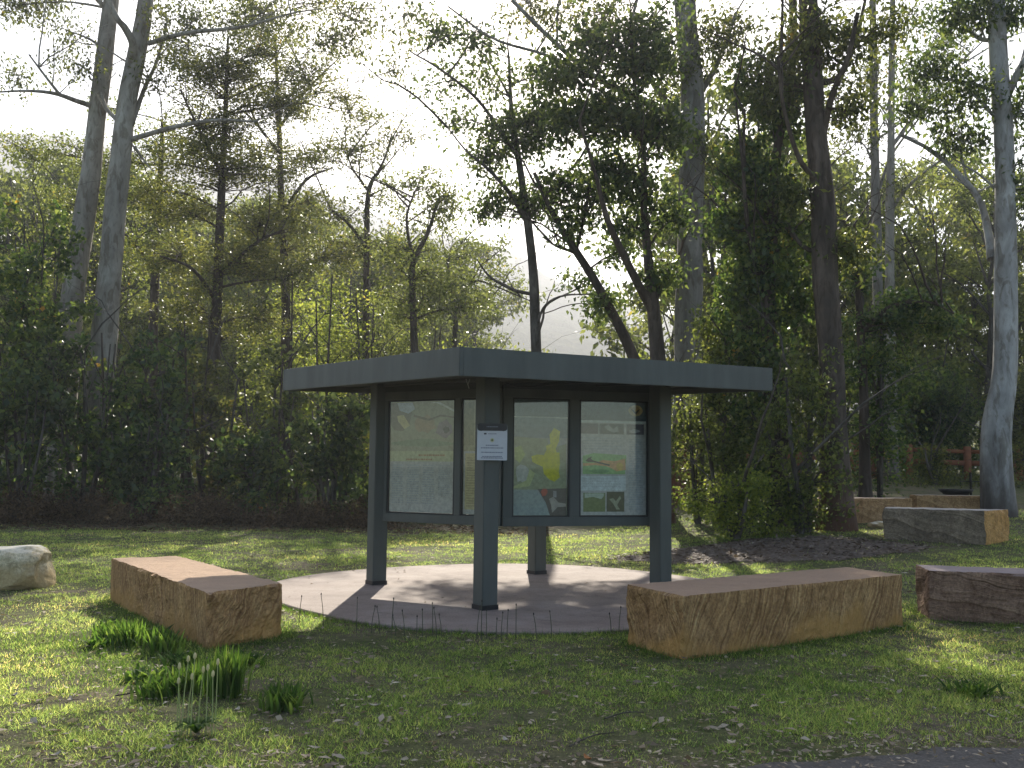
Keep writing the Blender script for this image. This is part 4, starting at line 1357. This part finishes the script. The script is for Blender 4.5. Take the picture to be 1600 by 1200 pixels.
# left thicket, front row
TH = [
    ('dense dark green tree-like bush at the far left with sunlit top', 27, 30, 262, 230, 'leaf_vine', 190, 'leaf'),
    ('dark green bush in front of the foot of the pale gum pair', 26.5, 128, 470, 170, 'leaf_dark', 110, ''),
    ('low dark bush with thin yellow gaps at the lower left of the thicket', 25.5, 25, 560, 150, 'leaf_vine', 80, ''),
    ('dark glossy bush right of the pale gum feet', 27, 225, 500, 150, 'leaf_dark', 110, ''),
    ('olive bush under the feathery tree', 28, 320, 540, 150, 'leaf_fine', 90, ''),
    ('brownish twiggy bush between the feathery tree and the kiosk', 28.5, 420, 520, 150, 'leaf_olive', 90, ''),
    ('bluish leafed bush touching the left edge of the kiosk', 26, 520, 600, 130, 'leaf_blue', 95, ''),
    ('dark low bush behind the brown brush at left centre', 25.5, 225, 640, 150, 'leaf_dark', 70, ''),
    ('dark low bush left of the bluish bush', 26.5, 395, 660, 140, 'leaf_vine', 60, ''),
]
for lab, Y, px, top, w_, lf, n_, _ in TH:
    shrub(lab, Y, px, top, foot(Y, px), w_, lf, n=int(n_ * .40), lpc=48, crad=.29, L=.19, W=.10, stems=6)
# second row, sunlit tops, filling the middle distance
T2 = [
    ('grey-green round tree behind the far-left bush', 42, 60, 225, 150, 'leaf_olive', 120, .16, .07),
    ('yellow-green bushy tree behind the pale gum pair', 40, 190, 330, 130, 'leaf_olive', 80, .16, .07),
    ('sunlit yellow-green tree left of centre behind the feathery tree', 41, 470, 395, 170, 'leaf_yellow', 120, .15, .065),
    ('bright green sapling crown behind the slender tree', 36, 560, 395, 110, 'leaf_yellow', 70, .15, .065),
    ('olive tree crown just above the left half of the kiosk roof', 39, 640, 440, 150, 'leaf_olive', 100, .15, .065),
    ('pale yellow-green shrub above the front corner of the roof', 35, 745, 510, 130, 'leaf_yellow', 70, .14, .06),
    ('grey-green tree behind the left end of the roof', 44, 390, 400, 160, 'leaf_olive', 90, .16, .07),
    ('airy olive tree beyond the left thicket', 46, 290, 360, 150, 'leaf_olive', 90, .16, .07),
    ('low green shrub seen under the kiosk roof at left', 30, 660, 560, 150, 'leaf_fine', 90, .13, .06),
    ('dim green shrub seen under the kiosk roof in the middle', 31, 800, 560, 150, 'leaf_fine', 90, .13, .06),
    ('green shrub behind the right kiosk panels', 30, 930, 570, 150, 'leaf_fine', 90, .13, .06),
    ('leafy yellow-green shrub filling below the grey gum', 33, 1010, 560, 110, 'leaf_yellow', 60, .14, .06),
]
for lab, Y, px, top, w_, lf, n_, L_, W_ in T2:
    shrub(lab, Y, px, top, foot(Y, px), w_, lf, n=n_, lpc=52, crad=.55, L=L_, W=W_, name='bushy_tree', cat='tree')
# right understory
T3 = [
    ('sunlit small-leaved shrub between the right kiosk post and the vine stem', 21, 1130, 470, 110, 'leaf_olive', 90, .11, .05, .30),
    ('low yellow-green shrub at the right post, over the leaf litter', 18.6, 1150, 730, 130, 'leaf_yellow', 44, .085, .04, .22),
    ('leggy bright shrub around the red-barked tree', 19.0, 1262, 530, 110, 'leaf_olive', 46, .10, .05, .26),
    ('low bright seedling clump left of the red-barked tree foot', 18.8, 1250, 735, 60, 'leaf_olive', 16, .09, .045, .2),
    ('dark spreading shrub behind the red-barked tree on its right', 24, 1375, 440, 140, 'leaf_vine', 66, .12, .06, .34),
    ('arching grey-green shrub left of the big right gum', 35.5, 1475, 555, 130, 'leaf_blue', 110, .16, .08, .5),
    ('green shrub rising behind the fence in the middle of the right side', 36, 1400, 600, 130, 'leaf_fine', 80, .16, .08, .5),
    ('shrub behind the fence at the right edge past the big gum', 36, 1610, 560, 110, 'leaf_fine', 70, .16, .08, .5),
    ('low leafy shrub hiding part of the rail fence left of the big gum', 31.5, 1462, 688, 60, 'leaf_fine', 15, .12, .05, .34),
    ('low leafy shrub in front of the fence at the right edge', 31, 1606, 680, 60, 'leaf_fine', 18, .12, .05, .34),
    ('olive sapling with orange-tinted leaves near the roof end', 22, 1090, 590, 70, 'leaf_olive', 34, .10, .05, .28),
]
for lab, Y, px, top, w_, lf, n_, L_, W_, cr in T3:
    shrub(lab, Y, px, top, foot(Y, px), w_, lf, n=n_, lpc=50, crad=cr, L=L_, W=W_)
# dark horizontal spray of leaves at (1440,470)
tree('bushland_tree', 'dark spreading tree holding a flat spray of leaves beside the pale trunk pair', 'tree', 23.5,
     [(1352, 790, 18), (1350, 640, 15), (1345, 520, 12), (1340, 430, 9), (1335, 350, 5)],
     limbs=[[(1346, 520, 8, 0), (1390, 480, 6, -.3), (1450, 472, 4, -.5), (1490, 490, 2, -.6)]],
     blobs=[(1425, 475, 60, 20, 24), (1380, 500, 50, 22, 15), (1330, 420, 40, 45, 15), (1470, 505, 34, 16, 9), (1345, 560, 40, 40, 11)],
     leaf='leaf_dark', L=.13, W=.055, lpc=48, crad=.32, flat=.4, sq=.5)

# generic trees of the wood behind, each kind built once and copied
def wood_kind(kind, seed):
    r_ = np.random.default_rng(seed)
    mb = MB()
    H = 12
    n = 12
    P = np.stack([np.cumsum(r_.normal(0, .12, n)), np.cumsum(r_.normal(0, .12, n)), np.linspace(-.3, H * .92, n)], -1)
    mb.tube(P, np.linspace(.17, .03, n), 7)
    nb = {'airy': 11, 'round': 9, 'tall': 12}[kind]
    C = []
    for k in range(nb):
        f = (k + .5) / nb
        z = H * (.32 + .64 * f) if kind != 'round' else H * (.16 + .78 * f)
        a = k * 2.4 + r_.uniform(-.4, .4)
        rr = {'airy': 2.6, 'round': 2.7, 'tall': 1.9}[kind] * (1.15 - .75 * f) * r_.uniform(.6, 1.1)
        c_ = np.array([math.cos(a) * rr, math.sin(a) * rr, z])
        i0 = min(n - 1, max(1, int((z - 1.3) / H * n)))
        B = add_branch(mb, P[i0], c_, .06, .018, .08, 6, 5, r=r_)
        cc = ellipsoid({'airy': 11, 'round': 19, 'tall': 16}[kind], c_, {'airy': (1.3, 1.3, .75), 'round': (1.6, 1.6, 1.0), 'tall': (1.1, 1.1, .8)}[kind], r_)
        for q in cc: add_branch(mb, B[3 + int(r_.integers(0, 3))], q, .014, .005, .05, 3, 3, r=r_)
        C.append(cc)
    C = np.concatenate(C)
    Pn = clump_points(C, {'airy': 40, 'round': 46, 'tall': 44}[kind], .42, .75, r_)
    V, F = leaf_quads(Pn, .24, .11, .35, 0, r_)
    V0 = np.concatenate(mb.V); F0 = np.concatenate(mb.F)
    tm = mesh_np('trunk', V0, F0); cm = mesh_np('crown', V, F)
    return tm, cm


KINDS = {k: wood_kind(k, 40 + i) for i, k in enumerate(('airy', 'round', 'tall'))}
for k, (tm, cm) in KINDS.items():
    tm.materials.append(M['bark_thin']); cm.materials.append(M[{'airy': 'leaf_olive', 'round': 'leaf_olive', 'tall': 'leaf_gum'}[k]])


def wood_tree(kind, px, Y, top, label, group, wide=1.0):
    X = (px - 800) / FPX * Y
    zb = float(gz(X, Y))
    if Y > 128: zb = max(zb, float(hill_z(np.array(X), np.array(Y))) - 1)
    ztop = EYE + (731 - top) * Y / FPX
    s = max(.25, (ztop - zb) / 12.6)
    o = empty('wood_tree', (X, Y, zb), label, 'tree', group, random.uniform(0, 6.28))
    o.scale = (s * wide, s * wide, s)
    tm, cm = KINDS[kind]
    link('trunk', tm, None, o); link('crown', cm, None, o)
    return o


# the wood at middle distance: (x from, to, depth range, top rows, number, kinds, label, group)
WOOD = [
    (-160, 200, (50, 75), (195, 260), 12, 'round', 'hazy grey-green tree of the wood behind the far-left bushes', 'hazy trees behind the far-left bushes'),
    (200, 480, (50, 80), (250, 340), 13, 'round', 'hazy tree of the wood behind the feathery tree', 'hazy trees behind the feathery tree'),
    (480, 740, (55, 90), (325, 420), 15, 'round', 'sunlit hazy tree on the rise above the left half of the roof', 'hazy trees above the left half of the roof'),
    (740, 1020, (60, 90), (535, 580), 8, 'round', 'low hazy tree top just above the right half of the roof', 'hazy tree tops below the pale hillside'),
    (1040, 1340, (38, 62), (40, 420), 13, 'airy', 'airy backlit tree of the wood between the grey gum and the red-barked tree', 'backlit trees between the grey gum and the red-barked tree'),
    (1330, 1560, (40, 62), (120, 450), 10, 'airy', 'airy backlit tree of the wood left of the big right gum', 'backlit trees left of the big right gum'),
    (1540, 1760, (38, 60), (160, 420), 8, 'airy', 'airy backlit tree of the wood behind the right edge gum', 'backlit trees behind the right edge gum'),
    (1040, 1700, (42, 66), (540, 640), 18, 'round', 'low leafy tree of the wood behind the rail fence', 'low trees behind the rail fence'),
    (-200, 1040, (46, 70), (560, 660), 14, 'round', 'low shaded tree deep in the thicket behind the lawn', 'low trees deep in the thicket'),
]
for x0, x1, yr, tr, n_, kd, lab, grp in WOOD:
    for k in range(n_):
        px = x0 + (x1 - x0) * (k + random.uniform(.1, .9)) / n_
        wood_tree(kd, px, random.uniform(*yr), random.uniform(*tr), lab, grp, 1.25 if kd == 'round' and tr[0] > 500 else 1.0)

# thin bare saplings in the thicket
SAP = [(262, 27, 560, 0), (284, 28, 520, 6), (296, 27, 500, -8), (452, 29, 440, 5), (498, 30, 470, -4), (505, 30, 430, 14), (165, 27, 520, -6), (430, 28, 560, 12), (470, 27, 640, -30)]
for k, (px, Y, top, lean) in enumerate(SAP):
    fy = foot(Y, px)
    b0 = at(px, fy, Y)
    o = empty('sapling', (b0.x, Y, float(gz(b0.x, Y))), ['thin bare dark stem standing in the left thicket', 'thin bare dark stem standing in the thicket left of the kiosk'][px > 350], 'sapling', ['bare stems in the left thicket', 'bare stems in the thicket left of the kiosk'][px > 350])
    mb = MB()
    mb.tube(smooth_path([at(px, fy + 3, Y), at(px + lean * .3, (fy + top) / 2 + 30, Y), at(px + lean, top, Y)], 12), np.linspace(.07, .025, 12), 6)
    for q in range(3):
        h_ = random.uniform(.45, .9)
        a = at(px + lean * h_, fy + (top - fy) * h_, Y)
        add_branch(mb, a, a + Vector((random.uniform(-1, 1), random.uniform(-.5, .5), random.uniform(.5, 1.2))), .022, .008, .05, 5, 4)
    mb.build('trunk', M['bark_dark'], o, True, Vector(o.location))
# a fallen pole leaning at the thicket edge, left of the kiosk
mb = MB(); a = at(468, 722, 25.2); b_ = G(518, 797)
mb.tube(smooth_path([a, (a + b_) / 2 + Vector((0, 0, .05)), b_], 8), np.linspace(.025, .04, 8), 6)
o = mb.build('fallen_branch', M['gum'], None, True, b_); o.location = b_
tag(o, 'thin pale stick leaning into the bushes left of the kiosk', 'branch')

# ------------------------------------------------------------------ undergrowth (nobody could count it)
def stuff_leaves(name, C, lpc, crad, L, W, mat, droop=0, sq=.7, flat=0):
    Pn = clump_points(np.asarray(C), lpc, crad, sq)
    Pn[:, 2] = np.maximum(Pn[:, 2], gz(Pn[:, 0], Pn[:, 1]) + .01)
    V, F = leaf_quads(Pn, L, W, droop, flat)
    o = link(name, mesh_np(name, V, F), M[mat])
    return tag(o, kind='stuff')


# brown dry bracken along the foot of the left thicket
C = []
for k in range(760):
    Y = random.uniform(22.6, 27.5); px = random.uniform(-120, 610)
    X = (px - 800) / FPX * Y
    hmax = .50 + .5 * float(fbm(X, Y, .7, 2))
    if Y < 23.8 + 1.3 * float(fbm(X, X, .5, 8)): continue
    C.append((X, Y, float(gz(X, Y)) + random.uniform(.05, max(.1, hmax)) * (.6 if px > 380 else 1)))
tag(stuff_leaves('bracken', C, 70, .42, .10, .028, 'brush', -.1), 'dry brown bracken and leaf litter along the foot of the thicket', 'bracken')
# shaded floor plants deep in the wood
C = []
for k in range(520):
    Y = random.uniform(28, 41); px = random.uniform(-150, 1750)
    X = (px - 800) / FPX * Y
    if px > 1230 and Y < 35: continue
    if px > 1040: Y = random.uniform(35.5, 42); X = (px - 800) / FPX * Y
    C.append((X, Y, float(gz(X, Y)) + random.uniform(.1, 1.9)))
tag(stuff_leaves('undergrowth', C, 44, .6, .15, .075, 'leaf_dark', .1), 'dark tangled undergrowth on the floor of the wood', 'undergrowth')
C = []
for k in range(70):                                  # scrub between the kiosk and the fence
    px = random.uniform(1230, 1640); Y = random.uniform(30, 33)
    X = (px - 800) / FPX * Y
    C.append((X, Y, float(gz(X, Y)) + random.uniform(.02, .22)))
tag(stuff_leaves('scrub', C, 40, .4, .12, .045, 'leaf_fine', .1), 'low scrub along the fence line', 'scrub')

# ------------------------------------------------------------------ lawn
def inside_any(x, y, grow=0.0):
    m_ = np.zeros(len(x), bool)
    for P in BLK:
        c0 = np.mean(P, 0)
        ins = np.ones(len(x), bool)
        for k in range(4):
            a = np.array(P[k]); b_ = np.array(P[(k + 1) % 4])
            a = a + (a - c0) / np.linalg.norm(a - c0) * grow; b_ = b_ + (b_ - c0) / np.linalg.norm(b_ - c0) * grow
            e = b_ - a
            s = (x - a[0]) * e[1] - (y - a[1]) * e[0]
            sc = (c0[0] - a[0]) * e[1] - (c0[1] - a[1]) * e[0]
            ins &= (s * np.sign(sc) > 0)
        m_ |= ins
    return m_


def scatter(n, y0, y1, power=1.0):
    """points over the seen wedge of ground, denser near the camera"""
    u = rng.uniform(0, 1, n)
    y = y0 * (y1 / y0) ** (u ** power)
    x = rng.uniform(-1, 1, n) * (y * .60 + 2.2)
    return x, y


def on_grass(x, y):
    return ~on_slab(x, y, .0) & ~inside_any(x, y) & (y > road_edge(x) + .0)


def blades(name, x, y, h, wd, mat, lean=.5, zoff=0.0):
    n = len(x)
    z = gz(x, y) + zoff
    P = np.stack([x, y, z - .005], -1)
    a = rng.uniform(0, 2 * np.pi, n)
    side = np.stack([np.cos(a), np.sin(a), 0 * a], -1)
    ln = rng.normal(size=(n, 2)) * lean
    tip = np.stack([ln[:, 0], ln[:, 1], np.ones(n)], -1)
    tip /= np.linalg.norm(tip, axis=1)[:, None]
    h = np.asarray(h)[:, None]; wd = np.asarray(wd)[:, None]
    V = np.stack([P - side * wd / 2, P + side * wd / 2, P + tip * h], 1).reshape(-1, 3)
    me = mesh_np(name, V, np.arange(n * 3).reshape(-1, 3))
    return link(name, me, M[mat])


x, y = scatter(1050000, 4.6, 24)
patch = fbm(x, y, .9, 1) * .6 + fbm(x, y, 3.1, 6) * .5
patch = patch + .5 * fbm(x, y, 7.5, 3)
keep = on_grass(x, y) & (rng.uniform(-.75, .75, len(x)) < patch * 1.35 + .20) & (rng.uniform(0, 1, len(x)) > sstep(-.6, .1, mulch_mask(x, y)) * .97) \
    & (rng.uniform(0, 1, len(x)) > sstep(21.5, 23.5, y + (x > 2) * -9) * .95)
keep &= (rng.uniform(0, 1, len(x)) > .75 * sstep(.7, 0, y - road_edge(x)))
x, y, pp = x[keep], y[keep], patch[keep]
hh = (.018 + .027 * np.clip(pp + .4, 0, 1.4)) * rng.uniform(.5, 1.5, len(x)) * (1 + .02 * (y - 5))
tag(blades('grass', x, y, hh, .004 + .00045 * y, 'blade', 1.15), 'short patchy mown grass of the clearing', 'grass', kind='stuff')
print('grass', len(x))

# longer lush grass against the blocks and the slab edge
xs_, ys_ = [], []
for P, rad, cnt in ((LB, .15, 4200), (RB, .11, 3600), (PB, .12, 1800)):
    for k in range(4):
        a, b_ = np.array(P[k]), np.array(P[(k + 1) % 4])
        m_ = int(cnt * np.linalg.norm(b_ - a) / 8)
        tt = rng.uniform(0, 1, m_)[:, None]
        e = (b_ - a) / np.linalg.norm(b_ - a); nn = np.array([e[1], -e[0]])
        c0 = np.mean(P, 0)
        if np.dot(nn, a - c0) < 0: nn = -nn
        q = a + (b_ - a) * tt + nn * (np.abs(rng.normal(0, rad, m_)) + .015)[:, None]
        xs_.append(q[:, 0]); ys_.append(q[:, 1])
for cx_, cy_, r_, cnt in ((-2.9, 7.7, .45, 1800), (-3.6, 8.3, .4, 1500), (-2.6, 7.0, .4, 1300), (3.6, 7.6, .7, 1500), (4.6, 6.9, .6, 1300), (2.2, 7.0, .6, 1300), (-5.2, 7.6, .5, 600), (-1, 7.6, .9, 1500), (.8, 6.6, .8, 1200)):
    xs_.append(rng.normal(cx_, r_, cnt)); ys_.append(rng.normal(cy_, r_ * .7, cnt))
an = rng.uniform(math.pi * .9, math.pi * 2.1, 3800); rr = slab_r(an) + .01 + np.abs(rng.normal(0, .06, 3800))
xs_.append(SLAB_C[0] + rr * np.cos(an)); ys_.append(SLAB_C[1] + rr * np.sin(an))
x = np.concatenate(xs_); y = np.concatenate(ys_)
k_ = on_grass(x, y); x, y = x[k_], y[k_]
tag(blades('long_grass', x, y, rng.uniform(.03, .09, len(x)), np.full(len(x), .0065), 'blade_deep', .8), 'longer lush grass against the blocks and round the slab edge', 'grass', kind='stuff')

# fallen leaves and bark chips
def litter(name, x, y, L, W, mat='litter', lift=.012):
    P = np.stack([x, y, gz(x, y) + lift + rng.uniform(0, .015, len(x))], -1)
    onslab = on_slab(x, y)
    P[onslab, 2] = SZ + .004
    V, F = leaf_quads(P, L, W, 0, .88)
    return link(name, mesh_np(name, V, F), M[mat])


x, y = scatter(28000, 4.7, 22)
dens = fbm(x, y, 1.4, 9)
k_ = on_grass(x, y) & (rng.uniform(-1, 1, len(x)) < dens + .1)
x, y = x[k_], y[k_]
ls_ = rng.choice([.45, .6, .8, 1, 1.5], len(x))[:, None]
tag(litter('leaf_litter', x, y, .046 * ls_, .019 * ls_), 'pale fallen leaves scattered over the grass', 'leaf litter', kind='stuff')
x, y = rng.uniform(0, 11, 15000), rng.uniform(14, 21, 15000)
k_ = (mulch_mask(x, y) > rng.uniform(-.35, .3, len(x))) & on_grass(x, y)
tag(litter('bark_litter', x[k_], y[k_], .10, .035, 'bark_litter'), 'brown bark and leaf litter bed behind the kiosk', 'leaf litter', kind='stuff')
x = rng.uniform(-2, 5, 1500); y = road_edge(x) + rng.normal(-.05, .22, 1500)
tag(litter('edge_litter', x, y, .038, .017, 'litter', .016), 'dry leaves and grit spilling over the gravel edge', 'leaf litter', kind='stuff')
x, y = rng.uniform(-3.2, 3.3, 230), rng.uniform(8.8, 15.3, 230)
k_ = on_slab(x, y, -.05) & (rng.uniform(0, 1, 230) < .25 + .75 * (np.hypot(x - SLAB_C[0], y - SLAB_C[1]) / 3.2) ** 4)
x, y = x[k_], y[k_]
tag(litter('slab_litter', x, y, .045, .018), 'few dry leaves and grit on the concrete', 'leaf litter', kind='stuff')
x, y = rng.uniform(-17, 1, 9000), rng.uniform(22, 26.5, 9000)
tag(litter('wood_floor_litter', x, y, .11, .04, 'brush'), 'brown dead leaves at the thicket edge', 'leaf litter', kind='stuff')

# a few big pale leaves one can pick out near the camera
BIG = [(85, 1187, 'pale curled leaf at the bottom left corner'), (370, 1115, 'pale bent leaf below the left sandstone block'), (585, 1108, 'grey-white strip of bark in the shaded grass below the kiosk'),
       (22, 1092, 'white leaf near the left edge in the sunlit grass'), (918, 1192, 'orange-brown leaf at the bottom centre'), (1552, 1126, 'pale leaf near the right edge above the gravel'), (790, 1163, 'small white leaf in shade at the bottom centre')]
for px, py, lab in BIG:
    p = G(px, py)
    bm = bmesh.new(); n = 7
    Lg, Wg = .075, .030
    a = random.uniform(0, 3.1)
    vs_ = []
    for i in range(n):
        t_ = i / (n - 1); wv = Wg * math.sin(math.pi * min(.98, max(.04, t_))) ** .8
        z = .006 + .012 * (t_ - .5) ** 2 * 4
        vs_.append([bm.verts.new(((t_ - .5) * Lg, s * wv * .5, z + abs(s) * .008)) for s in (-1, 0, 1)])
    for q0, q1 in zip(vs_, vs_[1:]):
        for j in range(2): bm.faces.new((q0[j], q0[j + 1], q1[j + 1], q1[j]))
    me = bpy.data.meshes.new('fallen_leaf'); bm.to_mesh(me); bm.free()
    mm = mat_plain('pale_dry_leaf', (.46, .40, .31), .8, .15) if 'orange' not in lab else mat_plain('orange_dry_leaf', (.42, .17, .05), .6)
    o = link('fallen_leaf', me, mm, smooth=True); o.location = (p.x, p.y, p.z + .012); o.rotation_euler = (0, 0, a)
    tag(o, lab, 'leaf')
# twigs
TW = [((945, 1128), (1010, 1118), 'thin brown stick in the grass below the right sandstone block'), ((180, 1092), (330, 1075), 'brown stick in the sunlit grass left of the weeds'), ((890, 1172), (960, 1150), 'forked pale stick at the bottom centre')]
for a, b_, lab in TW:
    p, q = G(*a), G(*b_)
    mb = MB(); mb.tube(smooth_path([p + Vector((0, 0, .02)), (p + q) / 2 + Vector((.0, .03, .03)), q + Vector((0, 0, .02))], 8), np.linspace(.005, .003, 8), 5)
    o = mb.build('fallen_stick', M['bark_thin'], None, True, p); o.location = p
    tag(o, lab, 'stick')


# weeds and tufts
def tuft(px, py, h, n, spread, label, mat='blade_deep', name='grass_tuft', cat='grass tuft', wide=1.0):
    p = G(px, py)
    V = []; F = []
    for k in range(n):
        a = random.uniform(0, 6.28); out_ = random.uniform(.1, 1) * spread; hh_ = h * random.uniform(.6, 1.1)
        bx, by = random.gauss(0, spread * .25), random.gauss(0, spread * .25)
        w_ = random.uniform(.006, .011) * wide
        sx, sy = -math.sin(a) * w_, math.cos(a) * w_
        i0 = len(V)
        for j, (t_, ww) in enumerate(((0, .7), (.4, 1), (.75, .7), (1, .05))):
            ox = bx + math.cos(a) * out_ * .6 * t_ ** 1.6; oy = by + math.sin(a) * out_ * .6 * t_ ** 1.6; z = hh_ * (t_ - .15 * t_ ** 3 * out_ / spread)
            V += [(ox - sx * ww / 1, oy - sy * ww, z), (ox + sx * ww, oy + sy * ww, z)]
        for j in range(3): F.append((i0 + 2 * j, i0 + 2 * j + 1, i0 + 2 * j + 3, i0 + 2 * j + 2))
    me = mesh_np(name, V, F)
    o = link(name, me, M[mat]); o.location = (p.x, p.y, p.z - .005)
    return tag(o, label, cat)


tuft(352, 1088, .34, 170, .20, 'tallest bright green grass tuft below the left sandstone block')
tuft(440, 1108, .18, 150, .24, 'wide low green tuft right of the tall tuft')
tuft(300, 1078, .20, 150, .26, 'dark green tuft left of the tall tuft')
tuft(245, 1090, .16, 120, .26, 'flat dark green tuft in the block shadow')
tuft(200, 1010, .24, 130, .25, 'shaded grass clump at the left foot of the left sandstone block')
tuft(255, 1020, .22, 120, .25, 'grass clump under the long side of the left sandstone block')
tuft(170, 1003, .18, 90, .22, 'low leafy clump left of the shaded grass clump')
tuft(1520, 1085, .10, 120, .28, 'bright sunlit clump in the lower right grass')
for px, py, h, lab in ((175, 985, .12, 'dark broad-leaved weed at the left end of the left sandstone block'), (228, 1000, .14, 'broad-leaved weed under the middle of the left sandstone block'),
                       (285, 1040, .13, 'broad-leaved weed in front of the left sandstone block corner'), (150, 1012, .09, 'low broad-leaved weed at the edge of the sunlit grass'),
                       (385, 1040, .10, 'small broad-leaved weed under the short end of the left sandstone block'), (225, 1062, .10, 'dark leafy weed between the grass tufts and the sunlit grass')):
    tuft(px, py, h, 46, .22, lab, 'blade_deep', 'leafy_weed', 'weed', 2.2)
# plantain weed with seed stalks
p = G(306, 1150)
wd = empty('plantain_weed', p, 'broad-leaved plantain weed with tall yellow seed stalks below the tufts', 'weed')
V = []; F = []
for k in range(26):
    a = k * 2.4 + random.uniform(-.3, .3); L_ = random.uniform(.09, .17); w_ = random.uniform(.012, .02)
    i0 = len(V); sx, sy = -math.sin(a) * w_, math.cos(a) * w_
    for t_, ww in ((0.05, .3), (.35, .9), (.7, 1), (1, .1)):
        z = .075 * math.sin(t_ * 2.3) + .01
        V += [(math.cos(a) * L_ * t_ - sx * ww, math.sin(a) * L_ * t_ - sy * ww, z), (math.cos(a) * L_ * t_ + sx * ww, math.sin(a) * L_ * t_ + sy * ww, z)]
    for j in range(3): F.append((i0 + 2 * j, i0 + 2 * j + 1, i0 + 2 * j + 3, i0 + 2 * j + 2))
link('leaf_rosette', mesh_np('leaf_rosette', V, F), M['blade_deep'], wd)
stalkm = mat_plain('seed_stalk', (.34, .38, .14), .7)
headm = mat_plain('seed_head_pale', (.60, .52, .26), .8)
headd = mat_plain('seed_head_dark', (.045, .038, .028), .8)
stalkd = mat_plain('seed_stalk_dark', (.07, .075, .04), .7)


def stalk(par, x, y, h, lean, sm, hm, hr=.006, hl=.03):
    mb = MB()
    top = Vector((x + lean, y + lean * .4, h))
    mb.tube(smooth_path([(x, y, 0), (x + lean * .3, y, h * .55), top], 6), np.linspace(.0042, .003, 6), 4)
    s = mb.build('stalk', sm, par)
    mb = MB()
    mb.tube([top, top + Vector((0, 0, hl * .3)), top + Vector((0, 0, hl * .8)), top + Vector((0, 0, hl))], [.002, hr, hr * .8, .001], 6)
    mb.build('seed_head', hm, s)


for k, (dx, h_) in enumerate(((-.105, .36), (-.075, .40), (-.05, .30), (-.02, .42), (.01, .34), (.05, .35), (.09, .32), (.10, .38), (-.09, .28))):
    stalk(wd, dx, random.uniform(-.04, .04), h_, random.uniform(-.02, .02), stalkm, headm, .010, .04)
# row of dark seed stalks standing against the pale slab edge
WS = [467, 505, 557, 580, 593, 612, 618, 632, 651, 660, 676, 682, 690, 745, 752, 760, 775, 783, 792, 806, 838, 862, 955, 967]
first = None
for k, px in enumerate(WS):
    py = 975 + 25 * math.sin(max(0, min(1, (px - 440) / 340)) * 1.57)
    if px > 800: py = 1000 - (px - 800) * .06
    p = G(px, py)
    o = empty('seed_stalk_weed', p, 'thin dark seed-head weed standing against the front edge of the concrete slab', 'weed', 'dark seed-head weeds along the front slab edge')
    stalk(o, 0, 0, random.uniform(.17, .33), random.uniform(-.03, .03), stalkd, headd, .0065, .022)

# ------------------------------------------------------------------ air
hz = bpy.data.materials.new('thin_haze')
hz.use_nodes = True
t = hz.node_tree
t.nodes.clear()
out = t.nodes.new('ShaderNodeOutputMaterial')
pv = t.nodes.new('ShaderNodeVolumePrincipled')
pv.inputs['Color'].default_value = (.92, .94, 1, 1)
pv.inputs['Density'].default_value = .0008
pv.inputs['Anisotropy'].default_value = .35
t.links.new(pv.outputs[0], out.inputs['Volume'])
mb = MB(); mb.box((-1560, -60, -9), (3120, 0, 0), (0, 1300, 0), (0, 0, 400))
haze = mb.build('haze', hz)
tag(haze, 'thin pale morning haze over the clearing and hill', 'haze', kind='stuff')
